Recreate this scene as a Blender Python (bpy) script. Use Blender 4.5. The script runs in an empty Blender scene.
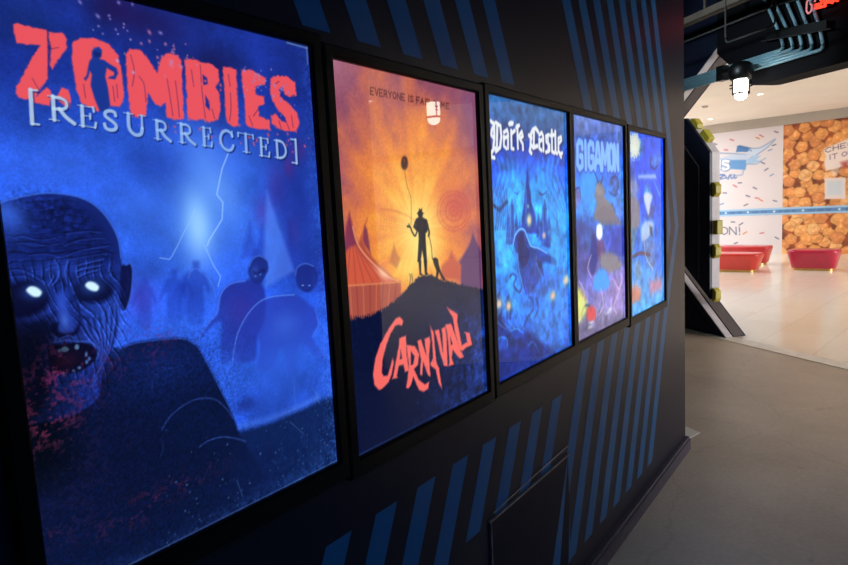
import bpy, bmesh, math, random
import numpy as np
from mathutils import Vector, Matrix

# ------------------------------------------------------------------ basics
SC = bpy.context.scene
COL = SC.collection
PI = math.pi

def tag(o, label, cat, group=None, kind=None):
    if label: o['label'] = label
    if cat: o['category'] = cat
    if group: o['group'] = group
    if kind: o['kind'] = kind
    return o

def link(name, me, mats, parent=None, smooth=False):
    o = bpy.data.objects.new(name, me)
    COL.objects.link(o)
    for m in (mats if isinstance(mats, (list, tuple)) else [mats]):
        me.materials.append(m)
    if smooth:
        for p in me.polygons: p.use_smooth = True
    if parent: o.parent = parent
    return o

def bobj(name, bm, mats, parent=None, smooth=False):
    me = bpy.data.meshes.new(name)
    bmesh.ops.recalc_face_normals(bm, faces=bm.faces[:])
    bm.to_mesh(me); bm.free()
    return link(name, me, mats, parent, smooth)

def empty(name, loc=(0, 0, 0)):
    o = bpy.data.objects.new(name, None)
    o.location = loc; o.empty_display_size = .1
    COL.objects.link(o)
    return o

def sub(o, root):
    """parent o to root, keeping the place it was built in (world coordinates)"""
    o.parent = root
    o.matrix_parent_inverse = Matrix.Translation(-root.location)
    return o

def box(bm, a, b, bevel=0, mi=0):
    r = bmesh.ops.create_cube(bm, size=1)
    vs = r['verts']
    for v in vs:
        v.co = Vector([a[i] + (b[i] - a[i]) * (v.co[i] + .5) for i in range(3)])
    fs = {f for v in vs for f in v.link_faces}
    for f in fs: f.material_index = mi
    if bevel:
        es = {e for v in vs for e in v.link_edges}
        bmesh.ops.bevel(bm, geom=list(es), offset=bevel, segments=2, affect='EDGES', profile=.6)

def prism(bm, pts, off, mi=0):
    """closed 3-D polygon extruded by the vector off"""
    off = Vector(off)
    a = [bm.verts.new(Vector(p)) for p in pts]
    b = [bm.verts.new(Vector(p) + off) for p in pts]
    n = len(pts)
    fs = [bm.faces.new(a), bm.faces.new(b[::-1])]
    for i in range(n):
        fs.append(bm.faces.new((a[i], b[i], b[(i + 1) % n], a[(i + 1) % n])))
    for f in fs: f.material_index = mi
    return fs

def tube(bm, pts, r, seg=10, cap=True):
    pts = [Vector(p) for p in pts]
    rings = []
    up = Vector((0, 0, 1))
    for i, p in enumerate(pts):
        t = (pts[min(i + 1, len(pts) - 1)] - pts[max(i - 1, 0)]).normalized()
        a = t.cross(up)
        if a.length < .05: a = t.cross(Vector((0, 1, 0)))
        a.normalize(); b = t.cross(a)
        rr = r[i] if isinstance(r, (list, tuple)) else r
        rings.append([bm.verts.new(p + (a * math.cos(2 * PI * k / seg) + b * math.sin(2 * PI * k / seg)) * rr) for k in range(seg)])
    for i in range(len(rings) - 1):
        for k in range(seg):
            bm.faces.new((rings[i][k], rings[i][(k + 1) % seg], rings[i + 1][(k + 1) % seg], rings[i + 1][k]))
    if cap:
        bm.faces.new(rings[0][::-1]); bm.faces.new(rings[-1])

def lathe(bm, prof, c, seg=28):
    rings = []
    for r, z in prof:
        if r < 1e-5: rings.append([bm.verts.new((c[0], c[1], c[2] + z))])
        else: rings.append([bm.verts.new((c[0] + r * math.cos(2 * PI * k / seg), c[1] + r * math.sin(2 * PI * k / seg), c[2] + z)) for k in range(seg)])
    for A, B_ in zip(rings, rings[1:]):
        for k in range(seg):
            k2 = (k + 1) % seg
            if len(A) == 1 and len(B_) == 1: continue
            if len(A) == 1: bm.faces.new((A[0], B_[k2], B_[k]))
            elif len(B_) == 1: bm.faces.new((A[k], A[k2], B_[0]))
            else: bm.faces.new((A[k], A[k2], B_[k2], B_[k]))

def bend(pts, rad=.05, n=6):
    """round the corners of a polyline"""
    pts = [Vector(p) for p in pts]
    out = [pts[0]]
    for a, b, c in zip(pts, pts[1:], pts[2:]):
        d1 = (a - b).normalized(); d2 = (c - b).normalized()
        p = b + d1 * rad; q = b + d2 * rad
        for i in range(n + 1):
            t = i / n
            out.append(p * (1 - t) ** 2 + b * 2 * t * (1 - t) + q * t * t)
    out.append(pts[-1])
    return out

# ------------------------------------------------------------------ materials
def s2l(c):
    return tuple((x / 12.92 if x <= .04045 else ((x + .055) / 1.055) ** 2.4) for x in c)

def rgb(r, g, b):
    return s2l((r / 255, g / 255, b / 255)) + (1,)

def mat(name, col, rough=.5, metal=0, vary=.12, scale=6, bump=0, emit=None, spec=.5, coat=0):
    m = bpy.data.materials.new(name); m.use_nodes = True
    nt = m.node_tree; b = nt.nodes['Principled BSDF']
    b.inputs['Roughness'].default_value = rough
    b.inputs['Metallic'].default_value = metal
    b.inputs['Specular IOR Level'].default_value = spec
    b.inputs['Coat Weight'].default_value = coat
    tc = nt.nodes.new('ShaderNodeTexCoord')
    nz = nt.nodes.new('ShaderNodeTexNoise'); nz.inputs['Scale'].default_value = scale; nz.inputs['Detail'].default_value = 5
    nt.links.new(tc.outputs['Object'], nz.inputs['Vector'])
    rp = nt.nodes.new('ShaderNodeValToRGB')
    rp.color_ramp.elements[0].position = .3; rp.color_ramp.elements[1].position = .7
    rp.color_ramp.elements[0].color = tuple(c * (1 - vary) for c in col[:3]) + (1,)
    rp.color_ramp.elements[1].color = tuple(min(1, c * (1 + vary)) for c in col[:3]) + (1,)
    nt.links.new(nz.outputs['Fac'], rp.inputs['Fac'])
    nt.links.new(rp.outputs['Color'], b.inputs['Base Color'])
    if bump:
        bp = nt.nodes.new('ShaderNodeBump'); bp.inputs['Strength'].default_value = bump; bp.inputs['Distance'].default_value = .004
        nt.links.new(nz.outputs['Fac'], bp.inputs['Height']); nt.links.new(bp.outputs['Normal'], b.inputs['Normal'])
    if emit:
        b.inputs['Emission Color'].default_value = emit[0]; b.inputs['Emission Strength'].default_value = emit[1]
    return m

M = {}
M['wall'] = mat('charcoal_wall_paint', rgb(11, 16, 40), .36, 0, .10, 2.2, .04, spec=.2)
M['stripe'] = mat('blue_stripe_paint', rgb(12, 92, 148), .36, 0, .10, 3, .04, spec=.18)
M['plate'] = mat('charcoal_hatch_paint', rgb(10, 14, 36), .32, 0, .1, 3, spec=.08)
M['edge'] = mat('worn_plate_edge', rgb(120, 112, 110), .4, .3, .3, 40)
M['base'] = mat('dark_skirting', rgb(70, 64, 76), .6, 0, .15, 9, spec=.2)
M['frame'] = mat('black_satin_frame', rgb(5, 5, 7), .40, 0, .1, 12, spec=.12)
M['black'] = mat('black_metal', rgb(16, 16, 18), .42, .3, .2, 12)
M['ceil'] = mat('black_ceiling_paint', rgb(14, 14, 19), .85, 0, .2, 2, spec=.1)
M['steel'] = mat('dull_brown_steel', rgb(70, 61, 54), .6, 0, .2, 5, spec=.2)
M['rod'] = mat('dark_rod', rgb(24, 23, 25), .7, 0, .1, 9)
M['dark'] = mat('dark_hall_paint', rgb(22, 22, 28), .7, 0, .2, 2)
M['portal'] = mat('blue_black_portal_panel', rgb(27, 32, 52), .42, .2, .2, 6)
M['lining'] = mat('pale_grey_lining', rgb(196, 188, 194), .5, 0, .1, 8)
M['lining2'] = mat('mauve_grey_lining', rgb(80, 72, 76), .5, 0, .15, 8)
M['lug'] = mat('yellow_lug_paint', rgb(176, 160, 44), .45, 0, .15, 14)
M['pipe'] = mat('teal_conduit', rgb(128, 166, 182), .45, .1, .12, 9)
M['hall_white'] = mat('mall_bulkhead_paint', rgb(170, 162, 152), .7, 0, .05, 2)
M['mall_ceil'] = mat('mall_ceiling_paint', rgb(226, 217, 206), .8, 0, .03, 1.5)
M['mall_wall'] = mat('mall_wall_paint', rgb(222, 212, 204), .7, 0, .04, 1.5)
M['trim'] = mat('pale_stone_threshold', rgb(232, 224, 214), .35, 0, .1, 9)
M['gold'] = mat('brass_base', rgb(206, 168, 96), .3, .7, .1, 10)
M['paper'] = mat('pale_floor_sheet', rgb(220, 214, 204), .6, 0, .04, 12)
M['white'] = mat('white_plastic', rgb(232, 228, 220), .4, 0, .03, 12)
M['cage'] = mat('blackened_cage_wire', rgb(10, 9, 9), .7, 0, .2, 12, spec=.1)
M['jar'] = mat('lit_glass_jar', rgb(250, 248, 240), .2, 0, .02, 12, emit=(rgb(255, 250, 236), 24.0))
M['downlight'] = mat('lit_downlight', rgb(255, 250, 235), .4, 0, .02, 12, emit=(rgb(255, 248, 230), 8.0))
M['neon'] = mat('red_neon_tube', rgb(255, 60, 40), .3, 0, .02, 12, emit=(rgb(255, 62, 40), 1.7))
M['neon_pink'] = mat('pink_neon_tube', rgb(240, 150, 150), .3, 0, .02, 12, emit=(rgb(206, 116, 122), .55))

def seat_mat(name, c):
    return mat(name, c, .28, 0, .05, 6, spec=.5, coat=.3)

def art_mat(name, lit):
    """printed art carried in the mesh's own colour attribute: back-lit film behind clear acrylic, or a matt print"""
    m = bpy.data.materials.new(name); m.use_nodes = True
    nt = m.node_tree; b = nt.nodes['Principled BSDF']
    at = nt.nodes.new('ShaderNodeAttribute'); at.attribute_name = 'print'
    if lit:
        b.inputs['Base Color'].default_value = (.006, .006, .008, 1)
        b.inputs['Roughness'].default_value = .02
        b.inputs['Specular IOR Level'].default_value = .15
        nt.links.new(at.outputs['Color'], b.inputs['Emission Color'])
        b.inputs['Emission Strength'].default_value = lit
    else:
        b.inputs['Roughness'].default_value = .55
        nt.links.new(at.outputs['Color'], b.inputs['Base Color'])
    return m

M['lit_print'] = art_mat('backlit_film', 1.06)
M['print'] = art_mat('matt_hoarding_print', 0)

def concrete():
    m = bpy.data.materials.new('polished_concrete'); m.use_nodes = True
    nt = m.node_tree; b = nt.nodes['Principled BSDF']; N = nt.nodes.new; Lk = nt.links.new
    tc = N('ShaderNodeTexCoord')
    n1 = N('ShaderNodeTexNoise'); n1.inputs['Scale'].default_value = 1.1; n1.inputs['Detail'].default_value = 8; n1.inputs['Roughness'].default_value = .62
    n2 = N('ShaderNodeTexNoise'); n2.inputs['Scale'].default_value = 38; n2.inputs['Detail'].default_value = 3
    Lk(tc.outputs['Object'], n1.inputs['Vector']); Lk(tc.outputs['Object'], n2.inputs['Vector'])
    r = N('ShaderNodeValToRGB'); r.color_ramp.elements[0].position = .32; r.color_ramp.elements[1].position = .68
    r.color_ramp.elements[0].color = rgb(170, 154, 139); r.color_ramp.elements[1].color = rgb(198, 181, 164)
    Lk(n1.outputs['Fac'], r.inputs['Fac'])
    # hairline cracks: edges of large warped cells
    mx = N('ShaderNodeVectorMath'); mx.operation = 'ADD'
    sc = N('ShaderNodeVectorMath'); sc.operation = 'SCALE'; sc.inputs['Scale'].default_value = .55
    Lk(n1.outputs['Color'], sc.inputs[0]); Lk(tc.outputs['Object'], mx.inputs[0]); Lk(sc.outputs[0], mx.inputs[1])
    vo = N('ShaderNodeTexVoronoi'); vo.feature = 'DISTANCE_TO_EDGE'; vo.inputs['Scale'].default_value = .62
    Lk(mx.outputs[0], vo.inputs['Vector'])
    cr = N('ShaderNodeValToRGB'); cr.color_ramp.elements[0].position = 0; cr.color_ramp.elements[1].position = .006
    cr.color_ramp.elements[0].color = (.86, .84, .82, 1); cr.color_ramp.elements[1].color = (1, 1, 1, 1)
    Lk(vo.outputs['Distance'], cr.inputs['Fac'])
    # small dark pits
    v2 = N('ShaderNodeTexVoronoi'); v2.inputs['Scale'].default_value = 2.6; Lk(tc.outputs['Object'], v2.inputs['Vector'])
    c2 = N('ShaderNodeValToRGB'); c2.color_ramp.elements[0].position = .03; c2.color_ramp.elements[1].position = .06
    c2.color_ramp.elements[0].color = (.6, .57, .55, 1); c2.color_ramp.elements[1].color = (1, 1, 1, 1)
    Lk(v2.outputs['Distance'], c2.inputs['Fac'])
    g = N('ShaderNodeMixRGB'); g.blend_type = 'MULTIPLY'; g.inputs[0].default_value = 1
    Lk(r.outputs[0], g.inputs[1]); Lk(cr.outputs[0], g.inputs[2])
    g2 = N('ShaderNodeMixRGB'); g2.blend_type = 'MULTIPLY'; g2.inputs[0].default_value = 1
    Lk(g.outputs[0], g2.inputs[1]); Lk(c2.outputs[0], g2.inputs[2])
    g3 = N('ShaderNodeMixRGB'); g3.blend_type = 'OVERLAY'; g3.inputs[0].default_value = .18
    Lk(g2.outputs[0], g3.inputs[1]); Lk(n2.outputs['Fac'], g3.inputs[2])
    Lk(g3.outputs[0], b.inputs['Base Color'])
    b.inputs['Roughness'].default_value = .38
    b.inputs['Specular IOR Level'].default_value = .4
    bp = N('ShaderNodeBump'); bp.inputs['Strength'].default_value = .08; bp.inputs['Distance'].default_value = .003
    Lk(n2.outputs['Fac'], bp.inputs['Height']); Lk(bp.outputs[0], b.inputs['Normal'])
    return m

def tiles():
    m = bpy.data.materials.new('polished_mall_tiles'); m.use_nodes = True
    nt = m.node_tree; b = nt.nodes['Principled BSDF']; N = nt.nodes.new; Lk = nt.links.new
    tc = N('ShaderNodeTexCoord')
    mp = N('ShaderNodeMapping'); mp.inputs['Rotation'].default_value = (0, 0, .148)
    Lk(tc.outputs['Object'], mp.inputs['Vector'])
    br = N('ShaderNodeTexBrick'); br.inputs['Scale'].default_value = 1
    br.inputs['Brick Width'].default_value = 1.2; br.inputs['Row Height'].default_value = .6; br.inputs['Mortar Size'].default_value = .004
    br.inputs['Color1'].default_value = rgb(242, 235, 222); br.inputs['Color2'].default_value = rgb(236, 227, 211); br.inputs['Mortar'].default_value = rgb(212, 202, 188)
    Lk(mp.outputs[0], br.inputs['Vector'])
    nz = N('ShaderNodeTexNoise'); nz.inputs['Scale'].default_value = 1.6; nz.inputs['Detail'].default_value = 6; nz.inputs['Distortion'].default_value = 1.2
    Lk(tc.outputs['Object'], nz.inputs['Vector'])
    g = N('ShaderNodeMixRGB'); g.blend_type = 'SOFT_LIGHT'; g.inputs[0].default_value = .35
    Lk(br.outputs['Color'], g.inputs[1]); Lk(nz.outputs['Fac'], g.inputs[2])
    Lk(g.outputs[0], b.inputs['Base Color'])
    b.inputs['Roughness'].default_value = .16
    return m

M['concrete'] = concrete(); M['tiles'] = tiles()

# ------------------------------------------------------------------ printed art
# Every print is a shape list in its own sheet's units (posters: 1000 x 1500 from the top left; hoarding: centimetres).
ART={}
ART['zombies']=[["F","zombies_sky"],
["B",[70,125,245],0.55,[515,565],200,205,0],
["B",[130,190,255],0.9,[506,591],56,105,0],
["B",[160,210,255],0.6,[505,597],29,64,0],
["B",[110,170,255],0.65,[574,463],66,125,-25],
["B",[70,120,240],0.5,[619,402],126,66,0],
["B",[60,110,235],0.45,[335,532],84,48,0],
["B",[60,105,225],0.4,[142,431],138,63,0],
["B",[24,44,140],0.35,[389,424],88,49,0],
["B",[30,22,80],0.7,[416,40],120,48,0],
["B",[36,18,72],0.6,[322,24],60,46,0],
["B",[22,18,60],0.6,[614,113],85,41,0],
["B",[24,36,118],0.4,[450,134],93,55,0],
["B",[18,40,90],0.35,[113,103],57,55,0],
["B",[28,46,150],0.5,[915,493],110,343,0],
["B",[76,36,124],0.4,[810,486],38,72,0],
["B",[110,34,112],0.45,[873,419],22,33,0],
["B",[90,40,120],0.3,[869,635],31,54,0],
["B",[90,36,120],0.35,[744,563],32,45,0],
["B",[90,30,100],0.4,[919,357],36,34,0],
["P",[30,46,150],0.4,10.6,0,4.2,[647,704,668,649,678,627,693,593,701,628,706,657,717,710]],
["P",[30,46,150],0.4,10.9,0,4.3,[692,715,714,662,724,640,739,608,748,642,753,670,765,721]],
["P",[30,46,150],0.4,11.7,0,4.7,[802,779,828,693,840,659,858,607,866,661,871,706,881,788]],
["P",[30,46,150],0.4,11.5,0,4.6,[772,775,796,711,807,685,824,646,833,687,838,721,850,784]],
["P",[30,46,150],0.4,12.7,0,5.1,[941,852,971,747,984,706,1005,642,1014,708,1019,763,1030,863]],
["P",[86,134,245],0.55,9.3,0,0.0,[771,495,864,768,731,809,737,699]],
["P",[24,36,128],0.33,23.9,0,0.0,[789,496,867,768,980,845,988,641,894,408]],
["L",[165,205,255],0.8,3.6,2.0,0,[632,382,606,428,594,462,579,506,598,530,590,581,559,617,537,642,531,656]],
["L",[150,195,255],0.7,3.2,1.9,0,[521,655,534,688,546,719,567,753,555,782]],
["L",[150,195,255],0.6,3.0,1.8,0,[500,549,475,591,456,615,434,649,412,679,404,686,376,679]],
["P",[24,44,150],0.5,6.8,1,0.0,[477,700,498,702,497,726,516,741,526,784,518,797,505,777,494,878,445,869,453,774,430,794,428,785,451,734,473,724]],
["P",[26,50,160],0.45,6.5,1,0.0,[407,716,424,718,423,739,439,752,447,788,440,800,429,782,420,869,380,862,386,780,366,797,365,789,385,745,403,736]],
["P",[34,56,170],0.4,6.2,1,0.0,[320,732,335,734,334,751,347,763,353,795,348,805,338,790,330,865,296,859,302,787,286,802,284,795,301,757,317,749]],
["P",[28,50,160],0.4,6.7,1,0.0,[438,737,451,739,451,754,462,763,468,790,464,799,455,786,448,850,418,845,423,784,408,797,407,791,422,758,436,752]],
["L",[80,130,240],0.5,2.8,2.5,1,[457,745,472,723,495,726,535,772,543,822]],
["B",[70,30,120],0.35,[307,788],50,54,0],
["P",[30,40,138],0.8,6.8,1,0.0,[465,937,509,887,545,862,562,807,599,780,655,777,693,773,729,817,719,915,687,959,665,1038,577,1018,541,1010,553,897,507,909]],
["P",[24,38,120],0.9,4.3,1,0.0,[670,757,675,730,695,708,722,704,746,718,751,749,735,772,718,791,698,792,684,782]],
["B",[70,44,146],0.35,[627,866],53,50,0],
["L",[95,145,250],0.65,3.0,2.6,1,[465,937,509,887,542,862,562,807,599,780,655,777]],
["L",[90,140,245],0.6,3.2,2.9,1,[675,734,695,709,722,704,746,718]],
["B",[56,88,190],0.6,[696,754],15,19,0],
["B",[56,88,190],0.6,[897,817],18,20,0],
["P",[16,26,90],0.6,3.6,0,0.0,[688,747,704,754,728,745,740,750,736,760,720,756,703,765,688,759]],
["B",[90,140,235],0.8,[697,767],3,2,0],
["B",[90,140,235],0.8,[717,764],4,2,0],
["P",[38,56,168],0.75,7.7,1,0.0,[580,1029,610,939,669,872,740,843,853,849,915,889,948,918,956,969,923,1009,962,1075,974,1098,929,1080,870,1025,838,1066,831,1102,801,1098,780,1018,733,1079,676,1068,688,1015,681,953,632,976,593,1043]],
["B",[60,100,215],0.6,[802,946],61,47,0],
["P",[26,42,130],0.9,4.9,1,0.0,[866,783,876,758,912,747,952,760,969,790,960,825,929,849,896,843,871,821]],
["L",[100,150,250],0.7,3.6,2.9,1,[580,1029,610,939,669,872,740,843,853,849]],
["L",[85,130,240],0.5,3.8,3.3,1,[945,918,956,969,923,1009]],
["L",[90,140,240],0.6,3.6,3.2,1,[866,783,876,758,912,747,952,760]],
["B",[130,180,245],0.9,[895,822],5,2,0],
["B",[130,180,245],0.9,[926,826],5,2,0],
["L",[20,32,100],0.5,4.1,3.3,1,[894,834,910,843,929,838]],
["B",[52,104,232],0.55,[410,890],138,51,0],
["B",[50,100,228],0.6,[790,1071],203,81,0],
["B",[50,100,228],0.5,[553,1042],51,74,0],
["B",[38,72,180],0.35,[846,1184],187,77,0],
["P",[11,28,74],0.93,10.8,0,7.2,[532,1245,580,1245,706,1259,947,1248,1067,1251,1035,1587,171,1525,212,1150]],
["L",[74,122,235],0.6,15.4,11.5,1,[581,1232,675,1242,795,1244,928,1232]],
["B",[20,30,100],0.6,[618,1172],39,25,0],
["P",[8,18,54],0.97,4.7,0,0.9,[147,897,198,892,239,906,278,899,338,903,389,908,432,919,468,949,493,1003,527,1085,561,1171,586,1263,658,1403,608,1902,-159,1441,-89,830]],
["B",[20,44,124],0.5,[359,983],152,79,0],
["B",[10,24,70],0.8,[657,1420],127,132,0],
["B",[8,14,46],0.6,[131,1176],230,180,0],
["L",[52,90,205],0.6,3.0,2.4,1,[238,909,278,902,338,906,389,911,432,922,468,952,493,1006,526,1088,576,1208]],
["L",[56,92,190],0.6,2.6,2.6,1,[331,1160,360,1130,416,1107,466,1107,511,1124,547,1165,565,1198]],
["L",[60,100,205],0.65,3.0,2.7,1,[440,1249,472,1241,517,1244,564,1263,603,1287]],
["L",[40,66,150],0.4,2.0,2.3,1,[314,1044,323,1008,355,991,385,996]],
["L",[40,66,150],0.4,2.1,2.4,1,[324,1182,329,1214,316,1238]],
["P",[22,40,120],1,2.9,1,0.0,[-81,599,-38,544,4,521,46,508,101,499,157,504,199,519,229,545,251,580,265,620,268,662,265,715,255,780,242,848,221,897,199,935,181,979,163,1027,73,1052,-52,1013,-116,903]],
["P",[14,20,70],1,2.7,1,0.0,[264,696,279,690,290,687,295,705,289,745,280,778,267,806,255,807,253,780]],
["L",[70,110,225],0.8,2.4,2.2,1,[279,690,290,687,295,705,289,745,280,778,267,806]],
["L",[20,26,90],0.8,4.3,2.2,1,[279,708,282,730,270,769]],
["P",[14,24,84],0.6,18.9,1,0.0,[21,546,66,522,133,516,207,537,247,590,257,664,201,684,117,656,29,658,2,605]],
["B",[46,86,205],0.6,[214,840],31,62,0],
["B",[40,76,190],0.5,[159,882],34,40,0],
["B",[38,70,180],0.5,[114,685],45,19,0],
["F","zombies_skin"],
["L",[70,120,235],0.75,2.4,1.9,1,[-38,544,4,521,46,508,101,499,157,504,199,519,229,545,251,580,265,620,267,670]],
["B",[58,104,225],0.75,[13,546],32,31,0],
["B",[50,92,210],0.4,[30,574],28,36,0],
["L",[9,14,56],0.75,2.7,1.8,1,[25,598,43,596,67,605,88,607,115,604]],
["L",[46,78,190],0.5,1.8,1.8,1,[24,602,43,599,67,609,88,610,114,607]],
["L",[9,14,56],0.75,3.0,2.0,1,[138,595,180,592,224,596]],
["L",[46,78,190],0.5,2.0,2.0,1,[138,599,180,596,223,600]],
["L",[9,14,56],0.75,2.7,1.8,1,[25,612,54,613,87,621,118,619]],
["L",[46,78,190],0.5,1.8,1.8,1,[25,615,53,616,86,624,117,623]],
["L",[9,14,56],0.75,3.0,2.0,1,[130,624,173,612,232,612]],
["L",[46,78,190],0.5,2.0,2.0,1,[130,628,173,616,231,616]],
["L",[9,14,56],0.75,2.8,1.8,1,[50,641,84,640,114,649]],
["L",[46,78,190],0.5,1.8,1.8,1,[50,645,84,644,114,653]],
["L",[9,14,56],0.75,3.0,2.0,1,[132,648,175,638,240,632]],
["L",[46,78,190],0.5,2.0,2.0,1,[132,652,175,642,239,636]],
["L",[9,14,56],0.75,2.7,1.8,1,[2,673,26,673,50,685,77,709]],
["L",[46,78,190],0.5,1.8,1.8,1,[2,676,26,677,49,688,76,713]],
["L",[9,14,56],0.75,2.7,1.8,1,[9,687,37,689,68,712]],
["L",[46,78,190],0.5,1.8,1.8,1,[8,691,36,693,67,716]],
["L",[9,14,56],0.75,3.1,2.1,1,[236,662,241,688,232,707]],
["L",[46,78,190],0.5,2.1,2.1,1,[236,666,241,692,231,711]],
["L",[9,14,56],0.75,3.0,2.0,1,[140,658,188,655,230,652]],
["L",[46,78,190],0.5,2.0,2.0,1,[140,662,187,659,230,656]],
["L",[56,92,210],0.65,3.5,1.9,1,[104,660,113,680,105,707,88,722]],
["L",[10,14,58],0.7,3.1,1.9,1,[108,662,116,682,109,710,92,724]],
["L",[56,92,210],0.65,3.5,1.9,1,[84,681,98,697,84,719]],
["L",[10,14,58],0.7,3.0,1.9,1,[88,684,101,699,88,721]],
["L",[56,92,210],0.65,3.6,1.9,1,[135,665,125,690,127,720]],
["L",[10,14,58],0.7,3.1,1.9,1,[139,667,129,693,130,722]],
["L",[56,92,210],0.65,3.8,2.0,1,[157,679,176,676,195,673,220,670]],
["L",[10,14,58],0.7,3.3,2.0,1,[160,682,179,679,199,675,224,673]],
["L",[56,92,210],0.65,3.7,2.0,1,[150,693,174,688,214,685]],
["L",[10,14,58],0.7,3.2,2.0,1,[154,696,178,691,218,687]],
["L",[56,92,210],0.65,3.7,2.0,1,[153,708,173,701,203,696]],
["L",[10,14,58],0.7,3.2,2.0,1,[157,711,177,703,206,699]],
["P",[8,10,42],0.95,6.7,1,0.0,[-9,724,13,704,45,702,75,720,83,746,72,771,46,785,9,788,-16,783]],
["P",[8,10,42],0.92,7.6,1,0.0,[142,732,162,719,199,714,229,730,236,754,218,774,180,776,151,765]],
["L",[48,84,200],0.42,2.3,2.0,1,[156,770,185,785,217,783,245,765]],
["L",[48,84,200],0.42,2.3,2.0,1,[153,776,184,791,216,788,244,770]],
["L",[48,84,200],0.42,2.3,2.0,1,[151,781,184,796,216,794,244,775]],
["L",[48,84,200],0.42,2.3,2.0,1,[149,786,183,802,215,799,243,781]],
["L",[48,84,200],0.42,2.3,2.0,1,[146,792,182,808,214,804,242,786]],
["L",[48,84,200],0.42,2.3,2.0,1,[144,797,182,813,214,809,242,791]],
["L",[36,60,165],0.5,2.0,1.8,1,[4,790,35,790,62,785,80,774]],
["L",[36,60,165],0.5,2.0,1.8,1,[3,794,34,793,62,788,80,777]],
["L",[36,60,165],0.5,2.0,1.8,1,[3,798,34,796,62,791,80,780]],
["L",[36,60,165],0.5,2.0,1.8,1,[2,802,34,799,61,794,79,783]],
["P",[38,70,186],0.8,7.2,1,0.0,[97,745,121,742,122,779,133,812,131,837,109,842,91,829,98,788]],
["B",[74,118,235],0.75,[111,811],9,19,0],
["B",[50,84,200],0.5,[109,768],9,22,0],
["P",[9,11,48],0.85,3.6,1,0.0,[78,815,96,812,93,833,108,842,130,840,148,815,141,842,123,853,92,848,75,842]],
["L",[60,98,215],0.7,4.2,1.9,1,[76,836,86,850,79,861]],
["L",[60,98,215],0.6,3.6,1.9,1,[94,854,115,849,128,858]],
["L",[10,14,56],0.7,3.9,2.0,1,[140,751,147,783,147,808]],
["L",[10,16,66],0.6,2.8,2.0,1,[150,824,159,855,183,892,189,932,173,974]],
["L",[62,100,225],0.6,2.8,2.0,1,[157,822,165,853,185,893,187,935,171,976]],
["L",[10,16,66],0.6,2.8,2.0,1,[165,819,171,852,187,895,186,938,168,978]],
["L",[62,100,225],0.6,2.8,2.0,1,[173,817,178,850,190,897,184,941,165,980]],
["L",[10,16,66],0.6,2.8,2.0,1,[180,814,184,849,192,899,182,944,163,982]],
["L",[62,100,225],0.6,2.8,2.0,1,[188,812,191,848,194,901,181,947,160,984]],
["L",[10,16,66],0.6,2.8,2.1,1,[196,809,197,846,197,902,179,950,157,986]],
["L",[62,100,225],0.6,2.8,2.1,1,[204,807,204,845,199,904,178,952,154,988]],
["L",[10,16,66],0.6,2.8,2.1,1,[212,804,210,844,201,906,176,955,152,990]],
["L",[62,100,225],0.6,2.8,2.1,1,[220,801,217,842,204,908,175,958,149,991]],
["L",[10,16,66],0.6,2.8,2.1,1,[228,799,223,841,206,910,173,961,146,993]],
["L",[62,100,225],0.6,2.9,2.1,1,[236,796,230,839,208,912,171,964,144,995]],
["L",[10,16,66],0.6,2.9,2.1,1,[244,793,237,838,211,913,170,967,141,997]],
["L",[50,86,205],0.5,2.4,2.1,1,[235,764,248,799,249,839,232,882]],
["L",[50,86,205],0.5,2.4,2.1,1,[238,769,247,806,248,846,231,886]],
["L",[50,86,205],0.5,2.4,2.1,1,[240,775,246,814,247,854,231,890]],
["L",[50,86,205],0.5,2.4,2.1,1,[243,781,245,822,246,862,231,894]],
["L",[50,86,205],0.5,2.4,2.1,1,[246,786,244,830,245,870,230,898]],
["L",[50,86,205],0.5,2.4,2.1,1,[248,792,243,838,244,878,230,901]],
["P",[10,14,52],0.8,11.3,1,0.0,[-6,788,34,798,77,802,75,857,58,914,56,988,7,1035,-22,1019,-13,845]],
["L",[40,46,120],0.3,1.8,1.8,1,[7,802,36,828,65,862]],
["L",[40,46,120],0.3,1.8,1.8,1,[6,810,35,839,64,872]],
["L",[40,46,120],0.3,1.8,1.8,1,[5,818,34,849,63,881]],
["L",[40,46,120],0.3,1.8,1.8,1,[5,826,32,860,62,891]],
["L",[40,46,120],0.3,1.8,1.8,1,[4,834,31,870,60,900]],
["P",[8,9,36],0.97,3.7,1,0.0,[70,863,95,866,133,870,163,880,180,901,171,923,143,940,113,944,79,939,64,922,63,891]],
["L",[66,104,220],0.6,3.5,2.0,1,[85,859,105,859,133,867,166,876,184,897,176,923]],
["P",[90,130,165],0.85,1.9,0,0.0,[113,883,109,887,103,888,96,885,94,879,98,875,104,874,110,878]],
["P",[70,110,150],0.85,1.9,0,0.0,[95,883,93,886,90,887,87,884,86,881,88,878,91,877,94,879]],
["P",[100,140,185],0.85,2.0,0,0.0,[137,882,135,887,131,888,127,885,126,880,129,875,132,874,136,877]],
["P",[90,130,200],0.85,2.0,0,0.0,[155,905,154,909,151,910,149,908,149,904,150,900,153,898,155,901]],
["P",[90,130,200],0.85,2.0,0,0.0,[136,935,135,938,131,938,128,936,127,933,129,931,132,930,135,932]],
["P",[80,115,190],0.85,2.0,0,0.0,[121,939,120,942,117,942,115,940,114,938,115,935,118,935,120,937]],
["P",[70,100,170],0.85,1.9,0,0.0,[97,940,96,942,93,942,89,940,88,938,90,936,93,935,96,937]],
["P",[80,120,200],0.85,2.0,0,0.0,[155,924,153,928,150,929,148,927,147,923,149,919,152,918,154,920]],
["P",[110,90,160],0.85,1.9,0,0.0,[75,932,73,934,71,934,68,932,67,930,69,928,71,928,74,930]],
["P",[80,120,200],0.85,2.0,0,0.0,[161,918,160,921,157,922,155,920,155,917,156,913,158,912,161,914]],
["B",[84,26,56],0.4,[102,909],28,19,0],
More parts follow.
